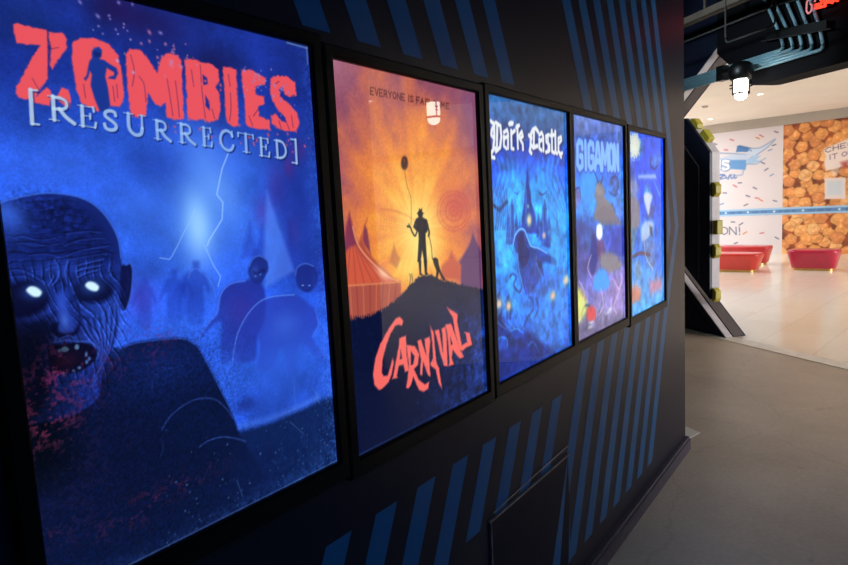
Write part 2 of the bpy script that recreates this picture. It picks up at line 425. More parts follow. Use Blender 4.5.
["B",[60,120,255],0.45,[51,730],25,18,0],
["P",[206,240,252],1,2.7,1,0.0,[35,724,44,717,57,721,67,733,61,743,49,742,39,733]],
["B",[60,120,255],0.45,[186,735],29,20,0],
["P",[206,240,252],1,3.0,1,0.0,[169,729,178,722,192,726,202,738,196,748,184,746,173,738]],
["F","zombies_shade"],
["F","zombies_blood"],
["P",[228,82,92],1,2.0,0,3.6,[77,116,86,111,116,114,146,115,148,125,146,154,137,226,125,246,112,263,108,272,133,248,140,255,140,273,133,292,107,289,91,282,70,282,64,269,67,257,80,235,105,190,129,152,101,155,79,156,76,133]],
["P",[228,82,92],1,2.1,0,3.8,[152,118,182,114,191,127,187,152,150,204,145,195,153,157,150,131]],
["P",[228,82,92],1,2.2,0,3.8,[149,272,168,244,182,248,185,276,179,292,167,288]],
["P",[228,82,92],1,2.3,0,4.1,[202,139,207,128,223,118,257,111,296,119,316,142,323,192,322,251,308,276,282,276,247,294,233,287,210,278,201,242,198,196]],
["P",[26,52,140],1,2.3,0,0.0,[248,162,249,145,256,135,269,131,276,138,273,151,268,161,279,162,291,169,309,177,312,190,302,207,284,207,288,202,300,197,301,189,283,181,277,203,281,232,282,276,267,292,253,293,243,261,237,230,243,203,239,196,234,210,226,221,222,216,230,207,237,182,241,170]],
["L",[200,110,140],0.5,1.5,2.0,1,[250,147,254,138,261,135]],
["P",[14,24,86],0.6,2.6,0,0.0,[252,145,273,145,272,154,257,158]],
["P",[228,82,92],1,2.6,0,4.6,[337,140,350,121,378,118,397,134,421,173,443,126,461,113,491,114,501,128,496,209,492,292,463,295,440,290,438,252,422,262,407,258,390,228,379,291,354,298,333,296,333,243,334,191]],
["P",[228,82,92],1,2.9,0,5.1,[512,123,531,117,558,120,570,123,603,121,624,136,624,168,609,188,620,207,619,250,608,282,577,294,558,287,516,291,505,284,508,216]],
["P",[30,40,128],1,2.5,0,0.0,[567,156,581,164,582,181,566,187]],
["P",[30,44,135],1,2.6,0,0.0,[570,215,583,234,580,258,567,246]],
["P",[228,82,92],1,3.0,0,5.4,[640,124,664,120,688,125,686,174,685,216,680,293,658,299,638,287,635,248,638,180]],
["P",[228,82,92],1,3.2,0,5.7,[706,121,747,116,779,126,804,133,799,154,769,163,756,169,758,190,790,194,791,215,763,228,765,257,806,268,805,298,755,300,714,296,707,284,711,206,707,157]],
["P",[228,82,92],1,3.4,0,6.1,[823,131,845,120,899,115,930,130,930,173,899,181,878,176,869,154,856,164,858,186,890,204,929,233,935,264,918,296,871,297,842,292,813,279,811,253,832,243,854,264,874,267,873,251,847,235,822,202,815,164]],
["L",[60,28,90],0.65,1.9,1.4,1,[151,157,170,150]],
["L",[60,28,90],0.65,1.8,1.4,1,[103,232,111,249,115,257]],
["L",[60,28,90],0.65,2.2,1.6,1,[351,137,357,177,347,218]],
["L",[60,28,90],0.65,2.2,1.7,1,[369,190,381,209,381,255]],
["L",[60,28,90],0.65,2.4,1.8,1,[451,186,454,223,458,285]],
["L",[60,28,90],0.65,2.4,1.8,1,[476,188,478,239,478,287]],
["L",[60,28,90],0.65,2.5,1.9,1,[562,131,560,203,563,282]],
["L",[60,28,90],0.65,2.7,2.0,1,[660,198,657,246,648,282]],
["L",[60,28,90],0.65,2.7,2.0,1,[658,143,661,177]],
["L",[60,28,90],0.65,2.8,2.1,1,[723,261,734,290]],
["L",[60,28,90],0.65,3.1,2.3,1,[874,262,887,291]],
["L",[60,28,90],0.65,3.1,2.3,1,[901,244,905,282]],
["L",[60,28,90],0.65,3.0,2.3,1,[844,265,852,290]],
["L",[60,28,90],0.65,2.0,1.5,1,[220,230,221,263]],
["L",[60,28,90],0.65,2.1,1.6,1,[294,225,295,264]],
["L",[60,28,90],0.65,2.1,1.6,1,[305,219,304,253]],
["L",[60,28,90],0.65,1.9,1.4,1,[148,127,139,227]],
["L",[60,28,90],0.65,2.5,1.9,1,[531,149,534,194]],
["L",[60,28,90],0.65,2.6,1.9,1,[589,253,595,280]],
["L",[60,28,90],0.65,2.9,2.1,1,[762,236,741,259]],
["L",[60,28,90],0.65,3.0,2.3,1,[842,146,857,137]],
["F","zombies_specks"],
["L",[12,24,90],0.7,10.7,1.2,0,[98,261,93,339]],
["L",[12,24,90],0.7,6.1,1.2,0,[98,261,112,262]],
["L",[12,24,90],0.7,6.1,1.2,0,[93,339,108,341]],
["L",[12,24,90],0.7,10.8,1.3,0,[146,271,143,326]],
["L",[12,24,90],0.7,4.2,1.3,0,[134,270,162,271]],
["L",[12,24,90],0.7,4.2,1.3,0,[132,325,155,327]],
["L",[12,24,90],0.7,8.9,1.3,1,[146,272,165,273,175,280,174,294,163,300,144,300]],
["L",[12,24,90],0.7,11.0,1.3,1,[158,299,171,317,189,331]],
["L",[12,24,90],0.7,10.9,1.4,0,[212,286,209,335]],
["L",[12,24,90],0.7,4.5,1.4,0,[202,285,239,287]],
["L",[12,24,90],0.7,4.5,1.4,0,[200,334,239,337]],
["L",[12,24,90],0.7,4.5,1.4,0,[211,309,230,311]],
["L",[12,24,90],0.7,7.8,1.4,0,[239,287,240,297]],
["L",[12,24,90],0.7,7.9,1.4,0,[239,337,242,326]],
["L",[12,24,90],0.7,7.1,1.4,0,[230,305,230,317]],
["L",[12,24,90],0.7,10.5,1.4,1,[296,302,293,295,282,291,270,295,268,304,275,312,287,319,294,329,291,338,279,341,267,336,265,326]],
["L",[12,24,90],0.7,11.3,1.5,1,[330,293,329,327,334,341,347,349,360,344,366,329]],
["L",[12,24,90],0.7,8.2,1.5,0,[366,329,367,295]],
["L",[12,24,90],0.7,4.9,1.5,0,[319,293,343,294]],
["L",[12,24,90],0.7,5.0,1.5,0,[358,295,378,296]],
["L",[12,24,90],0.7,11.3,1.6,0,[409,304,407,355]],
["L",[12,24,90],0.7,5.2,1.6,0,[399,304,423,305]],
["L",[12,24,90],0.7,5.2,1.6,0,[398,354,418,355]],
["L",[12,24,90],0.7,9.5,1.6,1,[409,306,425,306,434,313,433,325,424,331,408,330]],
["L",[12,24,90],0.7,11.5,1.6,1,[420,330,431,346,446,359]],
["L",[12,24,90],0.7,11.4,1.7,0,[484,308,482,360]],
["L",[12,24,90],0.7,5.4,1.7,0,[473,307,498,309]],
["L",[12,24,90],0.7,5.4,1.7,0,[472,359,493,361]],
["L",[12,24,90],0.7,9.7,1.7,1,[484,309,501,310,510,317,510,329,500,335,483,335]],
["L",[12,24,90],0.7,11.6,1.7,1,[495,335,507,351,523,364]],
["L",[12,24,90],0.7,11.5,1.7,0,[557,313,555,365]],
["L",[12,24,90],0.7,5.7,1.7,0,[549,312,579,314]],
["L",[12,24,90],0.7,5.7,1.8,0,[547,364,579,367]],
["L",[12,24,90],0.7,5.7,1.8,0,[556,338,572,339]],
["L",[12,24,90],0.7,8.7,1.8,0,[579,314,580,325]],
["L",[12,24,90],0.7,8.7,1.8,0,[579,367,582,354]],
["L",[12,24,90],0.7,8.1,1.8,0,[572,333,571,345]],
["L",[12,24,90],0.7,11.2,1.8,1,[656,332,651,321,636,316,621,324,613,343,618,364,634,375,650,372,658,360]],
["L",[12,24,90],0.7,8.4,1.9,0,[657,318,656,332]],
["L",[12,24,90],0.7,11.8,1.9,0,[707,321,706,377]],
["L",[12,24,90],0.7,6.3,1.9,0,[679,319,736,323]],
["L",[12,24,90],0.7,8.9,1.9,0,[679,319,678,330]],
["L",[12,24,90],0.7,9.2,2.0,0,[736,323,737,334]],
["L",[12,24,90],0.7,6.3,1.9,0,[692,376,719,378]],
["L",[12,24,90],0.7,11.8,2.0,0,[767,330,765,385]],
["L",[12,24,90],0.7,6.5,2.0,0,[757,329,794,331]],
["L",[12,24,90],0.7,6.6,2.0,0,[756,385,795,388]],
["L",[12,24,90],0.7,6.5,2.0,0,[766,356,785,358]],
["L",[12,24,90],0.7,9.3,2.0,0,[794,331,795,343]],
["L",[12,24,90],0.7,9.3,2.0,0,[795,388,798,375]],
["L",[12,24,90],0.7,8.7,2.0,0,[785,351,785,365]],
["L",[12,24,90],0.7,11.9,2.1,0,[832,333,831,389]],
["L",[12,24,90],0.7,6.8,2.1,0,[821,333,846,334]],
["L",[12,24,90],0.7,6.8,2.1,0,[820,388,845,390]],
["L",[12,24,90],0.7,11.0,2.1,1,[841,334,857,339,868,355,867,373,856,387,840,390]],
["L",[12,24,90],0.7,12.1,2.2,0,[915,326,913,405]],
["L",[12,24,90],0.7,8.5,2.2,0,[915,326,894,325]],
["L",[12,24,90],0.7,8.6,2.2,0,[913,405,893,403]],
["L",[186,214,240],0.85,9.3,1.2,0,[96,259,91,337]],
["L",[186,214,240],0.85,4.3,1.2,0,[96,259,110,259]],
["L",[186,214,240],0.85,4.3,1.2,0,[91,337,106,338]],
["L",[186,214,240],0.85,9.4,1.3,0,[144,268,141,324]],
["L",[186,214,240],0.85,2.2,1.3,0,[132,268,160,269]],
["L",[186,214,240],0.85,2.2,1.3,0,[130,323,153,325]],
["L",[186,214,240],0.85,7.3,1.3,1,[144,270,162,271,173,278,172,291,161,297,142,297]],
["L",[186,214,240],0.85,9.6,1.3,1,[156,297,169,315,187,329]],
["L",[178.0,208.8,241.2],0.85,9.4,1.4,0,[210,284,207,333]],
["L",[178.0,208.8,241.2],0.85,2.4,1.4,0,[200,283,237,285]],
["L",[178.0,208.8,241.2],0.85,2.4,1.4,0,[198,332,237,335]],
["L",[178.0,208.8,241.2],0.85,2.4,1.4,0,[208,307,228,308]],
["L",[178.0,208.8,241.2],0.85,6.0,1.4,0,[237,285,238,295]],
["L",[178.0,208.8,241.2],0.85,6.0,1.4,0,[237,335,240,323]],
["L",[178.0,208.8,241.2],0.85,5.2,1.4,0,[228,302,227,314]],
["L",[167.11111111111111,201.72222222222223,242.83333333333334],0.85,8.8,1.4,1,[293,300,291,292,280,289,268,293,266,302,273,309,285,317,292,326,288,335,276,338,265,334,262,324]],
["L",[157.33333333333334,195.36666666666667,244.3],0.85,9.6,1.5,1,[328,291,326,324,332,339,344,346,358,342,363,327]],
["L",[157.33333333333334,195.36666666666667,244.3],0.85,6.2,1.5,0,[363,327,365,293]],
["L",[157.33333333333334,195.36666666666667,244.3],0.85,2.6,1.5,0,[316,290,341,292]],
["L",[157.33333333333334,195.36666666666667,244.3],0.85,2.6,1.5,0,[355,293,376,294]],
["L",[146,188,246],0.85,9.5,1.6,0,[407,302,405,352]],
["L",[146,188,246],0.85,2.7,1.6,0,[397,301,420,303]],
["L",[146,188,246],0.85,2.7,1.6,0,[395,351,415,353]],
["L",[146,188,246],0.85,7.5,1.6,1,[407,303,422,304,431,310,431,323,421,328,406,328]],
["L",[146,188,246],0.85,9.7,1.6,1,[417,328,428,344,443,356]],
["L",[146,188,246],0.85,9.6,1.7,0,[481,305,479,357]],
["L",[146,188,246],0.85,2.9,1.7,0,[470,304,495,306]],
["L",[146,188,246],0.85,2.9,1.7,0,[469,356,490,358]],
["L",[146,188,246],0.85,7.6,1.7,1,[481,307,498,307,507,314,507,327,497,332,480,332]],
["L",[146,188,246],0.85,9.7,1.7,1,[492,332,504,349,520,361]],
["L",[146,188,246],0.85,9.6,1.7,0,[554,310,552,362]],
["L",[146,188,246],0.85,3.0,1.7,0,[546,310,576,311]],
["L",[146,188,246],0.85,3.0,1.7,0,[544,362,576,364]],
["L",[146,188,246],0.85,3.0,1.7,0,[553,335,569,336]],
["L",[146,188,246],0.85,6.4,1.8,0,[576,311,577,322]],
["L",[146,188,246],0.85,6.4,1.8,0,[576,364,579,352]],
["L",[146,188,246],0.85,5.7,1.8,0,[569,330,568,342]],
["L",[146,188,246],0.85,9.1,1.8,1,[653,329,648,319,633,313,617,321,609,340,615,361,631,372,646,369,654,357]],
["L",[146,188,246],0.85,5.8,1.9,0,[653,315,653,329]],
["L",[146,188,246],0.85,9.7,1.9,0,[704,318,702,374]],
["L",[146,188,246],0.85,3.3,1.9,0,[676,316,732,320]],
["L",[146,188,246],0.85,6.4,1.9,0,[676,316,675,327]],
["L",[146,188,246],0.85,6.6,1.9,0,[732,320,733,331]],
["L",[146,188,246],0.85,3.3,1.9,0,[689,373,716,375]],
["L",[164,198,240],0.85,9.6,2.0,0,[763,327,761,382]],
["L",[164,198,240],0.85,3.4,2.0,0,[753,326,790,328]],
["L",[164,198,240],0.85,3.5,2.0,0,[752,382,791,385]],
["L",[164,198,240],0.85,3.4,2.0,0,[762,353,781,355]],
["L",[164,198,240],0.85,6.6,2.0,0,[790,328,791,340]],
["L",[164,198,240],0.85,6.6,2.0,0,[791,385,794,371]],
["L",[164,198,240],0.85,6.0,2.0,0,[782,348,781,362]],
["L",[164,198,240],0.85,9.6,2.1,0,[828,330,827,386]],
["L",[164,198,240],0.85,3.6,2.1,0,[817,330,842,331]],
["L",[164,198,240],0.85,3.6,2.1,0,[816,385,841,387]],
["L",[164,198,240],0.85,8.5,2.1,1,[837,331,853,336,863,352,863,370,852,383,836,387]],
["L",[164,198,240],0.85,9.7,2.2,0,[911,323,909,402]],
["L",[164,198,240],0.85,5.5,2.1,0,[911,323,890,322]],
["L",[164,198,240],0.85,5.5,2.2,0,[909,402,889,400]],
["F","zombies_dust"]]
ART['carnival']=[["F","carnival_sky"],
["L",[205,105,70],0.4,5.6,5.6,1,[-4,451,74,469,158,479,169,517,148,584]],
["L",[200,96,66],0.3,3.6,3.6,1,[59,487,51,571]],
["L",[200,96,66],0.3,3.7,3.7,1,[69,490,62,581]],
["L",[200,96,66],0.3,3.7,3.7,1,[80,493,74,591]],
["L",[200,96,66],0.3,3.7,3.7,1,[91,496,85,600]],
["L",[200,96,66],0.3,3.7,3.7,1,[102,499,97,611]],
["L",[200,96,66],0.3,3.8,3.8,1,[113,502,109,621]],
["L",[200,96,66],0.3,3.8,3.8,1,[124,505,121,631]],
["L",[200,96,66],0.3,3.8,3.8,1,[135,508,133,641]],
["L",[200,96,66],0.3,3.8,3.8,1,[146,511,145,652]],
["L",[205,96,52],0.65,8.4,4.2,1,[234,546,305,552,386,571,461,602]],
["L",[212,110,56],0.45,3.5,3.0,0,[242,548,227,627]],
["L",[212,110,56],0.45,3.5,3.0,0,[257,549,244,630]],
["L",[212,110,56],0.45,3.6,3.0,0,[273,550,261,633]],
["L",[212,110,56],0.45,3.6,3.1,0,[289,551,278,636]],
["L",[212,110,56],0.45,3.6,3.1,0,[305,553,295,639]],
["L",[212,110,56],0.45,3.6,3.1,0,[321,555,313,642]],
["L",[212,110,56],0.45,3.7,3.1,0,[337,557,331,645]],
["L",[212,110,56],0.45,3.7,3.2,0,[353,560,349,648]],
["L",[212,110,56],0.45,3.7,3.2,0,[370,563,367,651]],
["L",[212,110,56],0.45,3.8,3.2,0,[386,567,385,654]],
["L",[212,110,56],0.45,3.8,3.3,0,[403,571,404,657]],
["L",[212,110,56],0.45,3.8,3.3,0,[420,576,423,660]],
["L",[212,110,56],0.45,3.9,3.3,0,[437,581,442,664]],
["L",[212,110,56],0.45,3.9,3.3,0,[454,586,461,667]],
["L",[212,110,56],0.35,3.7,3.2,0,[225,567,469,613]],
["L",[212,110,56],0.35,3.7,3.2,0,[223,581,468,623]],
["L",[212,110,56],0.35,3.7,3.2,0,[222,595,467,634]],
["L",[212,110,56],0.35,3.7,3.2,0,[221,609,466,645]],
["L",[212,110,56],0.35,3.7,3.2,0,[220,623,466,655]],
["L",[196,72,74],0.5,8.3,5.1,1,[911,572,901,602,877,628,843,648,801,659,757,662,715,655,678,640,651,618,634,592,630,564,639,537,660,512,691,492,730,479,773,475,816,480,856,493,887,515,906,542,911,572]],
["L",[196,72,74],0.5,8.3,5.1,1,[884,571,876,596,857,617,829,634,795,643,759,645,724,640,693,627,670,610,657,588,653,565,661,542,678,521,704,505,736,495,772,491,807,495,840,507,865,524,880,547,884,572]],
["L",[196,72,74],0.5,8.2,5.1,1,[836,570,832,585,820,598,804,608,783,613,761,615,740,612,721,604,707,594,699,580,696,566,701,552,712,539,728,530,747,523,769,521,791,524,810,531,825,542,834,555,836,570]],
["L",[196,72,74],0.5,8.2,5.1,1,[800,569,798,576,792,583,784,588,774,591,763,591,752,590,743,586,736,581,732,574,730,567,733,560,738,554,746,549,756,546,767,545,778,546,787,550,795,555,799,562,800,569]],
["B",[186,66,80],0.6,[777,545],129,89,0],
["L",[200,80,74],0.4,4.6,3.9,0,[765,568,911,572]],
["L",[200,80,74],0.4,4.5,3.9,0,[765,568,877,628]],
["L",[200,80,74],0.4,4.5,3.8,0,[765,568,801,659]],
["L",[200,80,74],0.4,4.4,3.8,0,[765,568,715,655]],
["L",[200,80,74],0.4,4.3,3.7,0,[765,568,651,618]],
["L",[200,80,74],0.4,4.3,3.7,0,[765,568,630,564]],
["L",[200,80,74],0.4,4.3,3.7,0,[765,568,660,512]],
["L",[200,80,74],0.4,4.4,3.8,0,[765,568,730,479]],
["L",[200,80,74],0.4,4.5,3.8,0,[765,568,816,480]],
["L",[200,80,74],0.4,4.5,3.9,0,[765,568,887,515]],
["P",[166,70,58],0.9,7.3,0,0.0,[149,579,131,612,112,659,137,704,199,764,288,829,335,851,199,844,0,819,65,713]],
["P",[120,52,78],0.9,4.8,0,0.0,[132,601,115,659,125,681,158,721,145,623]],
["P",[205,88,62],0.92,5.7,0,0.0,[50,552,64,609,80,667,121,718,190,775,261,823,320,849,0,823,-3,707,20,635]],
["P",[120,48,84],0.9,7.3,0,0.0,[50,552,22,616,5,708,40,683,82,676,64,609]],
["L",[120,50,66],0.5,4.6,3.6,1,[50,580,45,664,13,819]],
["L",[120,50,66],0.5,4.6,3.7,1,[49,586,57,674,60,823]],
["L",[120,50,66],0.5,4.7,3.7,1,[49,591,70,685,108,827]],
["L",[120,50,66],0.5,4.7,3.8,1,[48,597,83,695,158,831]],
["L",[120,50,66],0.5,4.8,3.8,1,[48,602,97,706,209,835]],
["L",[120,50,66],0.5,4.8,3.8,1,[47,608,110,717,262,840]],
["L",[255,190,140],0.7,5.9,3.9,1,[64,609,80,667,121,718,190,775,261,823,321,847]],
["B",[255,215,180],0.7,[226,807],50,16,35],
["P",[166,78,66],0.95,4.9,0,0.0,[2,827,337,853,330,924,261,947,181,962,84,966,0,958]],
["L",[215,130,96],0.55,5.1,3.2,0,[26,830,28,957]],
["L",[110,48,60],0.55,5.2,3.3,0,[63,833,62,955]],
["L",[215,130,96],0.55,5.3,3.3,0,[101,836,96,952]],
["L",[110,48,60],0.55,5.4,3.4,0,[141,839,132,950]],
["L",[215,130,96],0.55,5.5,3.5,0,[181,842,168,948]],
["L",[110,48,60],0.55,5.6,3.5,0,[222,845,205,946]],
["L",[215,130,96],0.55,5.7,3.6,0,[265,848,243,944]],
["L",[110,48,60],0.55,5.8,3.7,0,[309,852,282,942]],
["L",[236,150,100],0.7,4.9,3.9,1,[2,827,169,840,337,853]],
["P",[150,66,62],0.5,7.8,0,0.0,[305,687,289,722,270,761,315,796,344,757,318,724]],
["P",[190,84,70],0.85,9.5,0,0.0,[729,755,701,790,642,813,626,874,814,897,819,831,757,795]],
["P",[92,58,104],0.95,8.1,0,0.0,[923,673,898,723,847,767,788,810,808,830,795,942,988,968,1002,780,954,727]],
["L",[190,110,110],0.6,6.7,5.3,1,[923,678,898,725,847,770,792,813]],
["B",[255,226,130],0.75,[484,634],131,104,0],
["B",[255,240,150],0.6,[511,750],97,61,0],
["B",[250,236,120],0.5,[390,808],62,51,0],
["L",[90,40,30],0.6,3.3,4.3,1,[404,386,415,449,438,512,429,614]],
["P",[66,32,30],1,5.4,1,0.0,[409,328,425,335,430,356,422,377,404,386,387,378,383,358,392,336]],
["B",[140,70,60],0.7,[404,345],8,8,0],
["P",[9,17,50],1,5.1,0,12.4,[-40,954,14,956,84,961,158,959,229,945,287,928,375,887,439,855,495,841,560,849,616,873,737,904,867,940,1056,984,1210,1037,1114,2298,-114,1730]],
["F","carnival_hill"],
["L",[9,17,50],0.8,3.2,2.3,0,[14,960,13,942]],
["L",[9,17,50],0.8,3.2,2.3,0,[26,962,25,944]],
["L",[9,17,50],0.8,3.3,2.3,0,[38,964,37,947]],
["L",[9,17,50],0.8,3.3,2.3,0,[51,966,50,949]],
["L",[9,17,50],0.8,3.3,2.4,0,[63,968,62,951]],
["L",[9,17,50],0.8,3.3,2.4,0,[76,971,75,953]],
["L",[9,17,50],0.8,3.3,2.4,0,[89,973,87,955]],
["L",[9,17,50],0.8,3.4,2.4,0,[102,972,101,954]],
["L",[9,17,50],0.8,3.4,2.4,0,[115,971,114,953]],
["L",[9,17,50],0.8,3.4,2.4,0,[128,971,127,953]],
["L",[9,17,50],0.8,3.4,2.5,0,[142,970,141,952]],
["L",[9,17,50],0.8,3.5,2.5,0,[156,969,154,951]],
["L",[9,17,50],0.8,3.5,2.5,0,[169,969,168,950]],
["L",[9,17,50],0.8,3.5,2.5,0,[183,968,182,949]],
["L",[9,17,50],0.8,3.5,2.5,0,[197,967,196,949]],
["L",[9,17,50],0.8,3.6,2.5,0,[211,966,210,948]],
["L",[9,17,50],0.8,3.8,4.4,1,[393,879,405,843,401,827]],
["L",[9,17,50],0.8,3.3,4.4,1,[420,872,415,828]],
["P",[10,12,26],1,4.0,0,0.0,[492,555,503,555,505,579,519,590,547,600,556,628,543,654,531,659,529,686,531,786,509,784,499,733,483,781,460,779,478,683,478,653,463,645,455,618,464,594,486,587]],
["P",[10,12,26],1,3.4,1,0.0,[480,569,488,563,506,563,519,570,515,583,500,590,486,587]],
["P",[10,12,26],1,3.4,0,0.0,[473,571,486,565,495,548,503,557,515,547,513,566,528,571,502,574]],
["P",[10,12,26],1,4.0,0,0.0,[443,628,456,605,481,597,514,599,539,606,548,633,529,643,516,620,476,618,460,641]],
["P",[10,12,26],1,3.4,0,0.0,[468,774,488,776,483,830,497,842,471,839]],
["P",[10,12,26],1,3.5,0,0.0,[506,778,532,780,527,832,537,846,511,843]],
["L",[10,12,26],1,8.3,3.3,1,[466,652,452,666,434,648,422,627,402,623]],
["L",[10,12,26],1,4.4,3.3,1,[422,627,413,613]],
["L",[10,12,26],1,11.6,4.1,1,[546,622,558,655,553,671]],
["L",[10,12,26],0.9,4.1,2.9,1,[553,666,568,713,572,776]],
["P",[10,12,26],1,4.2,0,0.0,[574,776,596,772,616,782,622,811,635,843,668,882,648,882,619,842,605,872,591,873,600,832,583,802]],
["L",[84,34,36],0.95,4.6,2.4,0,[234,72,216,72,213,99,232,99]],
["L",[84,34,36],0.95,4.6,2.4,0,[215,86,229,86]],
["L",[84,34,36],0.95,4.7,2.5,0,[243,72,250,99,262,72]],
["L",[84,34,36],0.95,4.7,2.5,0,[289,73,270,72,268,99,287,99]],
["L",[84,34,36],0.95,4.7,2.5,0,[269,86,284,86]],
["L",[84,34,36],0.95,4.8,2.5,0,[296,99,298,73,313,74,314,81,310,86,297,86]],
["L",[84,34,36],0.95,4.8,2.5,0,[304,86,315,99]],
["L",[84,34,36],0.95,4.9,2.6,0,[326,73,335,86,345,73]],
["L",[84,34,36],0.95,4.9,2.6,0,[335,86,333,99]],
["L",[84,34,36],0.95,4.9,2.6,0,[364,73,356,78,353,86,355,94,362,99,370,94,373,86,372,78,364,73]],
["L",[84,34,36],0.95,5.0,2.6,0,[381,99,383,73,401,99,403,73]],
["L",[84,34,36],0.95,5.1,2.7,0,[432,73,412,73,410,99,430,99]],
["L",[84,34,36],0.95,5.1,2.7,0,[411,86,427,86]],
["L",[84,34,36],0.95,5.2,2.7,0,[461,73,459,99]],
["L",[84,34,36],0.95,5.2,2.7,0,[491,77,481,74,472,79,476,85,486,89,488,95,479,99,469,96]],
["L",[84,34,36],0.95,5.3,2.8,0,[536,74,516,74,514,99]],
["L",[84,34,36],0.95,5.3,2.8,0,[515,86,531,86]],
["L",[84,34,36],0.95,5.4,2.8,0,[544,99,556,74,564,99]],
["L",[84,34,36],0.95,5.4,2.8,0,[549,90,561,90]],
["L",[84,34,36],0.95,5.4,2.9,0,[582,74,579,99]],
["L",[84,34,36],0.95,5.5,2.9,0,[590,99,592,74,608,75,610,82,605,87,591,87]],
["L",[84,34,36],0.95,5.5,2.9,0,[599,87,611,99]],
["L",[84,34,36],0.95,5.6,3.0,0,[659,78,649,74,639,82,638,92,647,99,658,95,658,88,650,88]],
["L",[84,34,36],0.95,5.7,3.0,0,[667,99,680,75,689,99]],
["L",[84,34,36],0.95,5.7,3.0,0,[672,90,685,90]],
["L",[84,34,36],0.95,5.8,3.0,0,[699,99,704,75,713,92,726,75,727,99]],
["L",[84,34,36],0.95,5.9,3.1,0,[764,75,742,75,740,99,762,99]],
["L",[84,34,36],0.95,5.9,3.1,0,[741,87,759,87]],
["P",[12,16,44],0.8,6.3,0,0.0,[337,1012,346,1027,335,1044,314,1035,292,1036,257,1063,220,1115,197,1161,188,1210,197,1229,223,1230,245,1198,261,1165,267,1186,249,1234,225,1262,185,1277,161,1279,137,1247,133,1205,153,1142,189,1092,246,1039,296,1006,324,1002]],
["P",[240,104,98],1,4.2,0,2.6,[329,1007,339,1021,327,1039,306,1030,284,1031,250,1057,213,1109,190,1155,181,1204,190,1223,216,1224,237,1192,254,1159,260,1180,242,1227,218,1256,178,1271,155,1272,130,1241,126,1199,146,1137,182,1086,239,1034,288,1001,316,997]],
["P",[12,16,44],0.8,6.5,0,0.0,[313,1093,359,1090,358,1180,367,1245,340,1246,329,1211,300,1208,282,1249,291,1260,249,1253,258,1244,279,1188,306,1124]],
["P",[240,104,98],1,4.3,0,2.7,[305,1087,351,1084,350,1174,359,1238,332,1240,321,1204,292,1202,275,1242,283,1253,242,1247,251,1238,272,1182,298,1119]],
["P",[12,16,44],0.8,6.8,0,0.0,[358,1131,418,1148,446,1190,434,1233,403,1250,434,1305,477,1337,511,1331,500,1362,459,1366,430,1348,394,1280,376,1310,356,1324,341,1315,356,1269,368,1218,361,1172]],
["P",[240,104,98],1,4.5,0,2.8,[351,1125,410,1142,437,1184,426,1227,395,1243,426,1298,469,1330,502,1324,491,1355,451,1359,422,1342,386,1274,368,1304,348,1317,333,1309,348,1263,360,1212,353,1165]],
["P",[12,16,44],0.8,7.0,0,0.0,[437,1130,465,1127,497,1203,491,1132,531,1129,534,1153,518,1215,520,1312,504,1302,472,1233,460,1291,442,1282,457,1220,446,1172]],
["P",[240,104,98],1,4.7,0,2.9,[429,1124,456,1121,488,1197,482,1125,523,1122,525,1147,509,1209,512,1305,495,1295,464,1227,451,1285,434,1276,448,1214,437,1166]],
["P",[12,16,44],0.8,7.3,0,0.0,[538,1076,563,1117,568,1189,573,1257,592,1290,606,1392,580,1354,564,1289,534,1267,524,1254,546,1231,548,1156]],
["P",[240,104,98],1,4.8,0,3.0,[529,1070,554,1111,559,1182,564,1250,583,1283,597,1385,571,1347,555,1282,525,1260,515,1248,538,1225,539,1150]],
["P",[12,16,44],0.8,7.4,0,0.0,[570,1110,606,1108,619,1180,629,1223,631,1144,624,1110,656,1105,666,1151,662,1298,634,1289,607,1226,586,1150]],
["P",[240,104,98],1,4.9,0,3.1,[561,1103,597,1102,610,1174,620,1216,622,1138,615,1104,647,1098,656,1144,653,1291,624,1282,598,1219,577,1143]],
["P",[12,16,44],0.8,7.8,0,0.0,[658,1097,708,1100,757,1199,806,1285,768,1283,742,1262,711,1229,701,1266,714,1300,667,1299,679,1281,677,1202,670,1142]],
["P",[240,104,98],1,5.1,0,3.2,[649,1091,698,1093,747,1192,796,1278,758,1276,732,1254,702,1222,691,1259,704,1293,658,1292,669,1274,667,1195,661,1136]],
["P",[12,16,44],0.8,7.9,0,0.0,[679,1018,769,1066,761,1100,778,1163,791,1222,840,1216,832,1175,816,1162,868,1174,885,1242,826,1243,798,1254,771,1242,741,1166,723,1074,699,1045]],
["P",[240,104,98],1,5.3,0,3.3,[669,1012,759,1059,751,1093,767,1156,781,1215,829,1209,821,1168,806,1155,857,1167,875,1234,816,1236,787,1246,761,1235,731,1159,713,1067,689,1039]],
["P",[12,20,58],1,3.2,0,0.0,[310,1137,316,1177,301,1177]],
["P",[12,20,58],1,3.4,0,0.0,[379,1158,403,1187,391,1219,374,1220]],
["P",[12,20,58],1,3.8,0,0.0,[685,1155,702,1193,688,1196]],
["F","carnival_dust"]]
